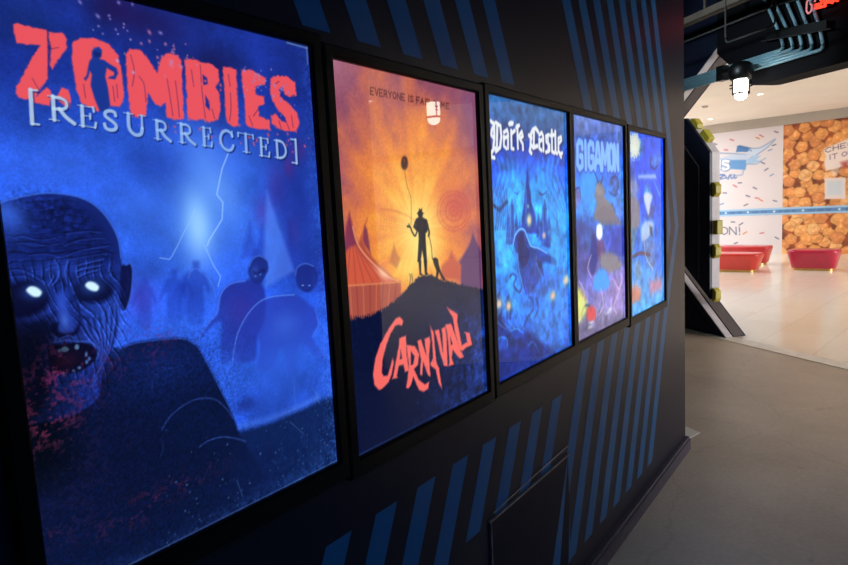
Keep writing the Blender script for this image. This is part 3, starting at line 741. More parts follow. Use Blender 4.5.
ART['castle']=[["F","castle_sky"],
["L",[28,60,190],0.4,14.0,10.9,1,[86,1229,63,955,62,690,313,482,349,317]],
["L",[96,156,250],0.4,13.9,10.8,1,[74,1205,54,927,58,674,290,472,319,318]],
["L",[28,60,190],0.4,13.8,10.8,1,[63,1181,46,900,54,659,268,461,290,320]],
["L",[108,168,250],0.4,13.8,10.7,1,[52,1157,37,872,50,643,246,450,261,321]],
["L",[28,60,190],0.4,13.7,10.6,1,[40,1134,29,845,46,627,224,439,232,322]],
["L",[120,180,250],0.4,13.6,10.6,1,[29,1111,20,818,42,611,202,429,204,323]],
["L",[28,60,190],0.4,13.5,10.5,1,[18,1088,12,792,38,596,180,419,176,324]],
["L",[132,192,250],0.4,13.4,10.4,1,[7,1065,4,765,34,580,159,408,149,325]],
["L",[28,60,190],0.4,13.3,10.4,1,[-3,1042,-5,738,30,564,138,398,122,326]],
["L",[144,204,250],0.4,13.3,10.3,1,[-14,1019,-13,712,26,549,117,388,95,327]],
["L",[28,60,190],0.4,13.2,10.3,1,[-25,997,-21,686,22,533,96,378,69,328]],
["L",[28,60,190],0.4,16.8,13.1,1,[730,1349,810,1044,861,733,564,483,550,310]],
["L",[96,156,250],0.4,16.9,13.1,1,[750,1327,827,1014,870,714,592,471,583,309]],
["L",[28,60,190],0.4,17.0,13.2,1,[769,1305,845,984,879,696,620,459,617,307]],
["L",[108,168,250],0.4,17.1,13.3,1,[789,1283,862,954,887,677,648,447,651,306]],
["L",[28,60,190],0.4,17.2,13.4,1,[808,1260,879,924,896,659,676,435,685,305]],
["L",[120,180,250],0.4,17.3,13.5,1,[828,1238,897,894,905,640,705,423,720,304]],
["L",[28,60,190],0.4,17.4,13.6,1,[848,1215,914,863,914,622,734,411,756,302]],
["L",[132,192,250],0.4,17.5,13.6,1,[868,1192,932,833,923,603,764,398,792,301]],
["L",[28,60,190],0.4,17.7,13.7,1,[889,1170,950,802,932,584,794,386,829,300]],
["L",[144,204,250],0.4,17.8,13.8,1,[909,1146,968,771,941,565,824,373,866,298]],
["L",[28,60,190],0.4,17.9,13.9,1,[930,1123,986,739,950,547,855,360,904,297]],
["L",[100,165,255],0.35,11.2,8.9,1,[38,498,76,608,37,745,93,881]],
["L",[100,165,255],0.35,11.3,9.0,1,[66,516,101,628,67,747,104,882]],
["L",[100,165,255],0.35,11.4,9.1,1,[94,535,126,648,97,749,116,883]],
["L",[100,165,255],0.35,11.5,9.2,1,[124,554,152,668,128,751,128,885]],
["L",[100,165,255],0.35,11.6,9.3,1,[153,573,178,688,159,754,139,886]],
["L",[100,165,255],0.35,11.7,9.4,1,[183,593,204,708,191,756,151,887]],
["L",[90,155,250],0.3,13.9,11.1,1,[569,490,680,639,720,791,814,953]],
["L",[90,155,250],0.3,14.1,11.3,1,[626,501,715,640,756,794,836,955]],
["L",[90,155,250],0.3,14.3,11.4,1,[684,512,751,641,793,796,857,957]],
["L",[90,155,250],0.3,14.5,11.6,1,[743,523,787,643,830,799,879,960]],
["L",[90,155,250],0.3,14.6,11.7,1,[805,534,824,644,867,801,901,962]],
["L",[90,155,250],0.3,14.8,11.9,1,[868,546,861,645,905,804,923,964]],
["P",[96,160,250],0.55,25.4,1,0.0,[257,682,278,537,335,480,418,440,502,449,555,521,596,615,602,710]],
["B",[96,180,255],0.55,[233,618],103,217,0],
["B",[96,180,255],0.5,[759,697],116,245,0],
["B",[120,190,255],0.4,[339,455],108,88,0],
["B",[120,190,255],0.4,[593,454],121,93,0],
["B",[80,160,250],0.4,[86,797],86,158,0],
["P",[22,40,140],0.9,8.5,0,0.0,[439,330,447,430,465,500,476,561,514,612,527,685,576,740,328,725,344,657,359,598,384,549,399,490,420,410]],
["P",[22,40,140],0.75,7.9,0,0.0,[238,527,257,576,252,779,187,775,212,575]],
["P",[22,40,140],0.75,8.1,0,0.0,[284,605,301,655,302,763,243,759,260,653]],
["P",[22,40,140],0.75,7.8,0,0.0,[193,593,209,641,207,776,152,772,170,640]],
["P",[22,40,140],0.75,9.0,0,0.0,[594,646,614,700,619,784,551,780,567,697]],
["P",[22,40,140],0.75,9.1,0,0.0,[650,543,677,596,676,821,587,814,615,595]],
["P",[22,40,140],0.75,9.3,0,0.0,[701,629,722,683,723,835,652,830,673,681]],
["P",[22,40,140],0.75,8.9,0,0.0,[561,614,577,666,579,761,522,757,537,665]],
["P",[22,40,140],0.75,8.2,0,0.0,[323,646,337,696,341,746,290,743,302,694]],
["P",[18,30,110],0.8,7.2,0,0.0,[569,495,628,506,690,490,670,503,627,516,591,511]],
["P",[18,30,110],0.8,6.4,0,0.0,[261,494,302,501,335,487,306,509]],
["P",[14,20,80],0.8,6.7,0,0.0,[-2,542,24,561,95,600,197,546,177,536,87,576,33,552]],
["B",[255,215,185],1,[438,654],25,28,0],
["B",[255,190,170],0.7,[430,575],16,11,0],
["B",[240,180,200],0.8,[628,753],22,17,0],
["B",[200,160,220],0.6,[699,736],19,14,0],
["P",[22,36,128],0.8,13.7,1,0.0,[236,778,256,731,319,700,372,708,413,760,443,803,546,821,665,863,790,917,762,948,612,912,558,991,459,1063,346,1068,309,983,282,920,277,840,258,809]],
["P",[30,28,104],0.7,11.5,0,0.0,[274,742,333,711,369,748,365,808,309,833]],
["L",[120,180,255],0.7,10.7,6.6,1,[236,778,260,731,319,700,376,710,417,763,454,804]],
["P",[70,60,140],0.7,14.2,0,0.0,[474,847,543,863,575,929,582,994,486,1004,458,918]],
["L",[210,170,210],0.6,8.9,7.1,1,[514,871,527,924,570,992]],
["L",[24,34,110],0.75,16.2,6.5,1,[189,949,216,939,255,962,225,1004,290,1051,320,1016]],
["L",[24,34,110],0.75,17.3,6.9,1,[401,1093,444,1113,455,1169,378,1210,331,1256]],
["L",[24,34,110],0.75,17.8,7.1,1,[504,1121,521,1179,466,1225]],
["L",[24,34,110],0.75,18.0,7.2,1,[520,891,578,951,606,996]],
["P",[70,62,150],0.5,36.0,1,0.0,[353,954,593,953,820,1050,613,1137,402,1080]],
["B",[120,120,215],0.55,[600,1355],255,134,0],  # this blob and the next: pale reflection painted into the print
["B",[110,130,235],0.4,[768,1228],211,157,0],
["P",[20,28,110],0.85,24.5,0,24.5,[-31,1202,46,1154,96,1156,154,1236,276,1245,358,1281,533,1376,722,1495,-6,1505]],
["P",[34,70,190],0.7,12.3,1,0.0,[167,1239,247,1253,323,1291,299,1309,189,1301]],
["P",[40,80,205],0.6,11.6,1,0.0,[12,1266,75,1265,132,1296,121,1338,33,1320]],
["L",[110,170,255],0.6,7.8,6.2,1,[17,1273,67,1264,124,1288,129,1324]],
["L",[110,170,255],0.6,8.2,6.6,1,[166,1251,242,1250,315,1286]],
["L",[90,150,250],0.5,8.9,7.1,1,[381,1373,441,1365,512,1442]],
["P",[24,30,104],0.7,7.6,0,0.0,[24,1151,26,1050,61,1012,90,1059,77,1160]],
["B",[255,205,175],0.95,[56,1081],23,19,0],
["B",[225,150,170],0.4,[56,1081],43,37,0],
["P",[24,30,104],0.7,7.9,0,0.0,[125,1181,127,1077,164,1039,195,1087,181,1191]],
["B",[255,205,175],0.95,[159,1109],25,19,0],
["B",[225,150,170],0.4,[159,1109],45,38,0],
["P",[24,30,104],0.3,9.6,0,0.0,[687,1213,687,1095,734,1052,775,1107,760,1225]],
["B",[255,205,175],0.95,[729,1132],32,22,0],
["B",[225,150,170],0.4,[729,1132],58,43,0],
["P",[24,30,104],0.3,10.2,0,0.0,[889,1145,889,1023,939,977,984,1033,968,1156]],
["B",[255,205,175],0.95,[934,1060],35,23,0],
["B",[225,150,170],0.4,[934,1060],63,45,0],
["P",[18,26,100],0.8,7.7,0,0.0,[20,1162,46,1148,95,1162,103,1227,38,1252]],
["F","castle_grit"],
["L",[104,190,255],0.42,7.4,5.2,1,[15,434,71,544,33,680,75,860]],
["L",[104,190,255],0.36,9.8,6.8,1,[929,436,839,578,867,757,814,953]],
["L",[104,190,255],0.42,7.4,5.2,1,[40,443,89,557,55,682,83,861]],
["L",[104,190,255],0.36,9.7,6.8,1,[890,449,817,589,846,755,804,952]],
["L",[104,190,255],0.42,7.5,5.3,1,[65,452,107,570,77,683,90,862]],
["L",[104,190,255],0.36,9.6,6.7,1,[852,462,795,599,825,754,793,951]],
["L",[104,190,255],0.42,7.6,5.3,1,[91,461,125,584,100,684,98,863]],
["L",[104,190,255],0.36,9.6,6.7,1,[814,476,774,610,804,753,783,950]],
["L",[104,190,255],0.42,7.6,5.3,1,[117,470,143,597,123,685,106,863]],
["L",[104,190,255],0.36,9.5,6.7,1,[777,489,752,620,783,752,772,949]],
["L",[104,190,255],0.42,7.7,5.4,1,[143,479,162,611,146,686,113,864]],
["L",[104,190,255],0.36,9.4,6.6,1,[740,501,731,630,762,750,762,948]],
["L",[104,190,255],0.42,7.7,5.4,1,[169,489,181,625,170,687,121,865]],
["L",[104,190,255],0.36,9.4,6.6,1,[704,514,710,640,741,749,751,947]],
["L",[104,190,255],0.42,7.8,5.4,1,[196,498,200,639,194,689,129,866]],
["L",[104,190,255],0.36,9.3,6.5,1,[668,526,689,650,721,748,741,946]],
["L",[104,190,255],0.42,7.8,5.5,1,[223,508,219,653,218,690,137,866]],
["L",[104,190,255],0.36,9.3,6.5,1,[633,538,669,660,701,747,731,945]],
["L",[20,34,130],0.5,8.1,5.2,1,[26,434,84,549,47,686]],
["L",[20,34,130],0.45,10.7,6.8,1,[907,441,817,583,843,761]],
["L",[20,34,130],0.5,8.2,5.2,1,[55,443,104,562,71,687]],
["L",[20,34,130],0.45,10.6,6.7,1,[865,455,796,594,822,759]],
["L",[20,34,130],0.5,8.3,5.3,1,[84,452,124,575,96,688]],
["L",[20,34,130],0.45,10.5,6.7,1,[825,468,774,604,801,758]],
["L",[20,34,130],0.5,8.4,5.3,1,[113,461,144,589,121,690]],
["L",[20,34,130],0.45,10.4,6.6,1,[785,481,753,614,780,757]],
["L",[20,34,130],0.5,8.4,5.4,1,[143,470,165,603,146,691]],
["L",[20,34,130],0.45,10.3,6.6,1,[745,494,732,624,759,756]],
["L",[20,34,130],0.5,8.5,5.4,1,[174,479,185,617,172,692]],
["L",[20,34,130],0.45,10.3,6.5,1,[707,506,711,635,738,754]],
["L",[120,196,255],0.55,6.3,3.9,0,[218,575,201,776]],
["L",[120,196,255],0.55,6.4,4.0,0,[264,653,254,760]],
["L",[120,196,255],0.55,7.1,4.5,0,[571,698,563,781]],
["L",[120,196,255],0.55,7.2,4.5,0,[627,595,609,816]],
["L",[120,196,255],0.55,6.7,4.2,0,[411,480,395,669]],
["L",[110,190,255],0.4,7.6,5.3,1,[6,1025,75,1096,20,1162,116,1229]],
["L",[110,190,255],0.4,7.8,5.4,1,[59,1040,120,1103,84,1173,167,1239]],
["L",[110,190,255],0.4,7.9,5.6,1,[114,1055,166,1111,150,1184,220,1248]],
["L",[110,190,255],0.4,8.1,5.7,1,[169,1070,214,1118,219,1196,275,1258]],
["L",[110,190,255],0.4,8.3,5.8,1,[227,1086,262,1125,289,1208,330,1269]],
["L",[120,180,250],0.28,7.8,7.0,1,[434,1044,397,1146,449,1250]],
["L",[120,180,250],0.28,8.0,7.1,1,[499,1063,468,1157,510,1260]],
["L",[120,180,250],0.28,8.2,7.3,1,[566,1083,541,1168,572,1271]],
["L",[120,180,250],0.28,8.4,7.4,1,[634,1103,616,1180,635,1282]],
["L",[120,180,250],0.28,8.6,7.6,1,[706,1125,694,1192,701,1294]],
["L",[120,180,250],0.28,8.8,7.8,1,[779,1146,775,1204,769,1306]],
["L",[120,180,250],0.28,9.0,8.0,1,[855,1169,859,1217,838,1318]],
["L",[130,200,255],0.8,9.3,4.2,1,[236,778,260,731,319,700,376,710,417,763,454,804,546,823,665,863]],
["L",[130,200,255],0.6,8.2,4.1,1,[282,831,292,921,347,1058]],
["P",[16,22,90],0.75,8.3,1,0.0,[293,763,333,718,366,739,380,788,430,833,403,892,335,925,298,842]],
["B",[255,205,165],0.95,[438,654],22,28,0],
["B",[255,180,150],0.7,[628,753],19,17,0],
["B",[255,190,150],0.9,[56,1081],21,19,0],
["B",[255,190,150],0.9,[159,1109],22,19,0],
["B",[255,190,150],0.9,[729,1132],29,22,0],
["B",[255,190,150],0.9,[934,1060],31,23,0],
["P",[40,36,110],0.35,49.5,0,0.0,[28,138,398,150,894,161,888,259,349,301,15,298]],
["L",[30,26,80],0.8,25.6,5.1,0,[49,135,81,148,66,170]],
["L",[30,26,80],0.8,25.8,5.2,0,[81,144,79,217,65,267,105,275]],
["L",[30,26,80],0.8,26.2,5.2,0,[102,138,148,151,155,204,136,263,90,286]],
["L",[30,26,80],0.8,25.5,5.1,0,[57,178,47,203,71,218]],
["L",[30,26,80],0.8,25.6,5.1,0,[64,279,40,296,46,316,71,319]],
["L",[30,26,80],0.8,26.0,5.2,0,[114,154,103,257]],
["L",[226,232,240],1,23.3,4.4,0,[41,132,73,146,58,167]],
["L",[226,232,240],1,23.5,4.4,0,[73,142,71,215,57,264,96,272]],
["L",[226,232,240],1,23.9,4.5,0,[94,136,140,149,146,202,128,260,82,283]],
["L",[226,232,240],1,23.3,4.4,0,[49,176,39,201,63,215]],
["L",[226,232,240],1,23.3,4.4,0,[56,276,32,294,38,314,63,317]],
["L",[226,232,240],1,23.7,4.4,0,[106,151,94,254]],
["L",[30,26,80],0.8,24.3,5.4,0,[184,181,221,166,230,186,224,263]],
["L",[30,26,80],0.8,24.2,5.4,0,[183,202,179,252,206,266]],
["L",[30,26,80],0.8,24.2,5.4,0,[182,215,225,199]],
["L",[226,232,240],1,22.2,4.6,0,[176,179,212,164,221,184,215,260]],
["L",[226,232,240],1,22.0,4.6,0,[174,200,170,250,197,263]],
["L",[226,232,240],1,22.1,4.6,0,[173,212,216,197]],
["L",[30,26,80],0.8,24.9,5.5,0,[267,167,264,261,286,264]],
["L",[30,26,80],0.8,25.0,5.6,0,[274,179,308,164]],
["L",[226,232,240],1,22.7,4.7,0,[258,164,255,258,277,261]],
["L",[226,232,240],1,22.8,4.7,0,[265,177,299,161]],
["L",[30,26,80],0.8,25.4,5.7,0,[340,136,339,257]],
["L",[30,26,80],0.8,25.8,5.7,0,[347,196,391,164,401,188,365,203,398,232,400,260]],
["L",[30,26,80],0.8,25.4,5.7,0,[328,145,361,131]],
["L",[226,232,240],1,23.2,4.8,0,[331,133,329,254]],
["L",[226,232,240],1,23.6,4.9,0,[338,193,382,161,392,185,356,200,389,229,390,257]],
["L",[226,232,240],1,23.2,4.8,0,[319,143,352,129]],
["L",[30,26,80],0.8,22.0,5.5,0,[245,132,263,123,289,123,285,131,251,137]],
["L",[226,232,240],1,20.0,4.7,0,[236,130,254,121,280,120,276,128,243,134]],
["L",[30,26,80],0.8,30.3,6.1,0,[599,149,571,131,532,143,506,167,498,226,529,244,585,230]],
["L",[30,26,80],0.8,30.3,6.1,0,[544,153,536,233]],
["L",[30,26,80],0.8,29.9,6.0,0,[497,235,483,265,503,275]],
["L",[30,26,80],0.8,29.8,6.0,0,[481,178,509,190]],
["L",[226,232,240],1,27.6,5.2,0,[588,146,560,128,522,140,496,165,488,223,519,241,574,228]],
["L",[226,232,240],1,27.6,5.2,0,[534,150,526,230]],
["L",[226,232,240],1,27.2,5.1,0,[487,232,473,262,492,273]],
["L",[226,232,240],1,27.2,5.1,0,[471,175,499,187]],
["L",[30,26,80],0.8,28.2,6.3,0,[615,164,650,151,666,170,665,254]],
["L",[30,26,80],0.8,28.0,6.2,0,[613,192,609,243,639,253]],
["L",[30,26,80],0.8,28.2,6.3,0,[621,201,665,187]],
["L",[226,232,240],1,25.7,5.4,0,[604,162,639,148,655,167,654,251]],
["L",[226,232,240],1,25.5,5.3,0,[602,189,599,240,628,251]],
["L",[226,232,240],1,25.7,5.4,0,[610,198,654,184]],
["L",[30,26,80],0.8,27.4,6.4,0,[747,157,706,167,708,200,752,217,750,248,700,262]],
["L",[30,26,80],0.8,27.4,6.5,0,[731,161,736,255]],
["L",[226,232,240],1,24.9,5.5,0,[736,154,695,165,697,197,741,214,739,245,689,259]],
["L",[226,232,240],1,25.0,5.5,0,[720,158,725,252]],
["L",[30,26,80],0.8,29.7,6.6,0,[790,129,786,253,819,261]],
["L",[30,26,80],0.8,29.6,6.6,0,[770,159,821,152]],
["L",[226,232,240],1,27.0,5.6,0,[779,126,775,250,807,258]],
["L",[226,232,240],1,26.9,5.6,0,[759,156,809,149]],
["L",[30,26,80],0.8,30.1,6.7,0,[841,132,838,255,861,262]],
["L",[226,232,240],1,27.4,5.7,0,[830,129,826,252,849,259]],
["L",[30,26,80],0.8,29.0,6.8,0,[884,204,929,177,926,158,886,170,881,249,914,264,937,256]],
["L",[30,26,80],0.8,29.1,6.8,0,[899,262,918,281]],
["L",[226,232,240],1,26.4,5.8,0,[872,201,917,174,914,155,874,167,869,245,902,261,924,253]],
["L",[226,232,240],1,26.5,5.8,0,[888,259,906,278]]]
ART['gigamon']=[["F","gigamon_sky"],
["B",[60,150,255],0.8,[320,486],224,179,0],
["B",[70,160,255],0.8,[282,831],130,69,0],
["P",[120,112,128],0.9,24.1,1,0.0,[369,689,431,581,378,526,420,444,516,432,592,499,570,541,751,616,789,720]],
["P",[235,235,245],0.85,14.2,1,0.0,[410,492,438,451,514,471,540,510,473,524]],
["P",[76,90,160],0.8,19.3,1,0.0,[676,442,741,392,835,390,890,441,856,500,714,507,780,456]],
["L",[40,50,120],0.7,16.7,10.3,1,[673,499,777,529,873,515]],
["P",[170,90,130],0.6,26.4,1,0.0,[0,497,100,472,129,536,58,612,-8,623]],
["P",[112,104,126],0.85,24.8,0,0.0,[554,579,753,636,937,753,497,732,407,661]],
["P",[60,48,110],0.6,45.1,1,0.0,[16,710,402,745,486,939,292,1091,13,1091]],
["P",[44,60,180],0.55,52.5,1,0.0,[594,754,1022,756,1010,1021,633,969]],
["P",[238,238,248],0.95,12.0,1,0.0,[426,738,507,736,523,803,467,844,408,805]],
["P",[112,52,100],0.8,18.1,1,0.0,[444,833,539,856,574,947,484,991,391,948]],
["P",[130,118,130],0.8,31.7,1,0.0,[485,956,737,960,922,1069,678,1099,481,1034]],
["P",[40,44,130],0.75,17.5,1,0.0,[344,809,397,847,413,967,338,1079,272,1039]],
["P",[56,140,250],0.9,24.4,1,0.0,[332,1181,374,1084,529,1057,649,1168,570,1212]],
["P",[190,130,200],0.6,54.2,1,0.0,[672,1226,948,1129,1017,1117,1003,1443,715,1415]],
["P",[120,110,220],0.4,45.3,1,0.0,[79,1018,292,1091,326,1300,151,1240]],
["P",[220,220,120],0.9,32.9,1,0.0,[-27,1166,72,1147,173,1227,212,1316,57,1390,-31,1358]],
["P",[235,120,60],0.6,22.2,1,0.0,[72,1147,195,1230,151,1240]],
["P",[215,70,80],0.85,23.3,1,0.0,[190,1313,280,1293,360,1340,343,1407,208,1387]],
["L",[50,60,110],0.8,18.1,9.1,1,[103,1332,148,1281,236,1286,278,1327]],
["L",[50,60,110],0.7,17.2,8.6,1,[-16,1248,21,1302,-3,1363]],
["P",[120,90,130],0.75,48.4,0,36.3,[-23,1360,144,1356,365,1428,610,1416,990,1460,987,1537,-33,1520]],
["B",[245,210,215],0.8,[654,1378],43,12,0],
["B",[245,210,215],0.8,[611,1398],43,12,0],
["B",[245,210,215],0.8,[274,1412],38,11,0],
["B",[245,210,215],0.8,[249,1442],38,11,0],
["B",[245,210,215],0.8,[59,1358],35,10,0],
["F","gigamon_grit"],
["P",[138,124,132],0.8,10.9,0,0.0,[369,689,431,581,386,526,427,444,520,432,596,499,578,541,755,616,793,720]],
["P",[120,112,128],0.7,12.4,0,0.0,[543,596,779,646,953,757,497,732,398,660]],
["P",[244,244,250],0.9,9.6,1,0.0,[426,738,507,736,523,803,467,844,408,805]],
["P",[138,128,138],0.75,12.7,0,0.0,[486,948,764,959,939,1075,678,1103,481,1040]],
["P",[40,46,140],0.7,11.7,1,0.0,[316,808,406,847,418,968,338,1079,268,1038]],
["P",[44,54,170],0.5,16.0,0,0.0,[694,777,1021,775,1011,1002,716,958]],
["P",[60,160,255],0.55,16.9,1,0.0,[172,381,387,356,420,444,339,566,178,576]],
["P",[60,160,255],0.85,12.2,1,0.0,[341,1182,384,1088,528,1062,644,1168,560,1211]],
["L",[36,44,120],0.7,15.2,5.8,1,[459,430,423,390,387,356]],
["L",[36,44,120],0.7,15.6,6.0,1,[516,436,557,394]],
["L",[36,44,120],0.7,16.9,6.5,1,[741,399,836,386,894,448,829,512]],
["L",[36,44,120],0.7,13.8,5.3,1,[0,497,106,472,129,536]],
["L",[226,196,226],0.6,13.7,6.9,1,[300,940,229,1017,292,1091]],
["L",[226,196,226],0.6,16.1,8.1,1,[754,1163,858,1250,946,1166]],
["L",[226,196,226],0.6,13.3,6.6,1,[75,1099,155,1174,129,1253]],
["L",[226,196,226],0.6,14.7,7.3,1,[473,1200,515,1329,415,1384]],
["L",[226,196,226],0.6,16.1,8.0,1,[886,1254,744,1364,795,1428]],
["P",[232,226,130],0.7,10.9,0,0.0,[-27,1166,63,1154,152,1227,173,1310,49,1381,-31,1358]],
["P",[226,76,80],0.8,9.3,1,0.0,[199,1314,280,1297,351,1339,329,1401,217,1385]],
["L",[44,78,205],0.95,64.8,7.5,0,[180,208,175,173,125,164,96,191,91,317,125,344,175,325,175,262,140,262]],
["L",[44,78,205],0.95,66.6,7.7,0,[235,163,236,342]],
["L",[44,78,205],0.95,68.6,7.9,0,[381,206,375,170,324,162,293,189,289,314,325,340,376,321,376,259,340,260]],
["L",[44,78,205],0.95,71.0,8.2,0,[410,339,453,161,475,161,523,337]],
["L",[44,78,205],0.95,71.1,8.2,0,[432,285,499,284]],
["L",[44,78,205],0.95,73.8,8.5,0,[547,336,551,160,609,291,664,159,674,334]],
["L",[44,78,205],0.95,76.4,8.8,0,[740,158,705,176,698,246,708,316,744,333,779,315,786,245,775,175,740,158]],
["L",[44,78,205],0.95,78.6,9.1,0,[815,332,811,157,889,330,884,156]],
["L",[132,190,252],0.95,43.2,7.5,0,[180,208,175,173,125,164,96,191,91,317,125,344,175,325,175,262,140,262]],
["L",[132,190,252],0.95,44.4,7.7,0,[235,163,236,342]],
["L",[132,190,252],0.95,45.7,7.9,0,[381,206,375,170,324,162,293,189,289,314,325,340,376,321,376,259,340,260]],
["L",[132,190,252],0.95,47.3,8.2,0,[410,339,453,161,475,161,523,337]],
["L",[132,190,252],0.95,47.4,8.2,0,[432,285,499,284]],
["L",[132,190,252],0.95,49.2,8.5,0,[547,336,551,160,609,291,664,159,674,334]],
["L",[132,190,252],0.95,50.9,8.8,0,[740,158,705,176,698,246,708,316,744,333,779,315,786,245,775,175,740,158]],
["L",[132,190,252],0.95,52.4,9.1,0,[815,332,811,157,889,330,884,156]]]
ART['blue']=[["F","blue_sky"],
["P",[222,208,196],0.9,29.0,0,87.0,[62,31,244,-6,330,81,281,180,147,212,43,177]],
["P",[40,130,160],0.6,37.6,0,0.0,[285,84,376,64,396,161,303,193]],
["P",[130,140,215],0.75,41.6,0,49.9,[562,211,765,159,926,137,951,196,814,269,659,266]],
["L",[40,40,120],0.7,19.4,12.9,1,[587,195,610,252,710,282]],
["P",[150,150,225],0.75,31.4,0,0.0,[252,343,760,325,790,366,251,371]],
["P",[50,60,140],0.6,43.0,0,0.0,[59,282,168,245,231,319,97,389,23,350]],
["P",[190,130,150],0.75,36.2,1,0.0,[55,389,184,374,270,456,178,525,29,510]],
["P",[150,130,140],0.85,36.6,1,0.0,[27,537,178,525,287,596,281,764,18,752]],
["P",[210,210,228],0.9,31.8,1,0.0,[406,513,503,485,651,515,598,588,545,689,451,599]],
["P",[130,200,240],0.6,39.5,1,0.0,[456,442,530,413,602,485,455,492]],
["P",[120,60,90],0.5,48.6,1,0.0,[475,586,598,603,752,591,696,709,495,716]],
["L",[140,170,250],0.6,21.8,13.4,1,[706,382,783,441,887,517]],
["P",[180,190,225],0.8,39.7,1,0.0,[332,769,464,728,684,753,653,834,485,890,327,895]],
["P",[60,70,90],0.7,24.4,0,0.0,[544,771,655,785,652,884,558,845]],
["P",[150,110,140],0.65,48.9,1,0.0,[353,881,679,902,790,1079,613,1180,452,1065]],
["P",[140,128,138],0.7,43.7,1,0.0,[41,695,185,686,204,809,100,971,28,996]],
["L",[90,60,90],0.7,30.7,12.3,1,[99,1009,298,995,562,1034]],
["P",[180,140,150],0.7,37.8,1,0.0,[145,1068,269,1064,316,1196,189,1205]],
["P",[60,90,220],0.5,69.1,0,0.0,[676,1019,944,1006,967,1270,726,1243]],
["P",[226,124,104],0.85,60.1,0,90.1,[17,1253,187,1252,311,1307,282,1399,25,1393]],
["P",[220,120,140],0.8,68.2,0,102.3,[527,1269,726,1268,936,1293,933,1389,550,1389]],
["P",[100,160,235],0.7,48.3,0,0.0,[11,1390,932,1433,973,1518,7,1497]],
["F","blue_grit"],
["P",[236,226,208],0.75,14.5,0,58.0,[70,33,244,-4,321,84,272,177,148,210,55,176]],
["P",[214,214,232],0.85,12.7,1,0.0,[416,513,503,488,631,515,588,588,535,681,460,600]],
["P",[150,120,136],0.6,14.6,1,0.0,[40,537,178,525,278,596,272,761,31,750]],
["P",[190,200,232],0.7,12.7,1,0.0,[347,770,475,735,661,756,636,830,486,883,343,893]],
["P",[56,64,90],0.8,11.4,0,0.0,[560,777,649,795,635,880,569,846]],
["P",[172,196,246],0.7,12.6,0,0.0,[256,346,750,328,780,363,256,368]],
["L",[44,48,130],0.8,18.0,8.2,1,[587,195,619,252,720,282,842,245]],
["P",[236,128,100],0.6,18.0,0,45.0,[21,1261,186,1259,286,1307,262,1388,35,1388]],
["P",[228,120,140],0.5,20.5,0,51.2,[554,1281,725,1276,917,1299,915,1380,578,1382]],
["L",[110,60,80],0.8,21.5,7.7,1,[99,1009,298,995,562,1034]],
["L",[210,220,250],0.6,16.0,8.0,1,[404,916,453,1049,642,1166]]]
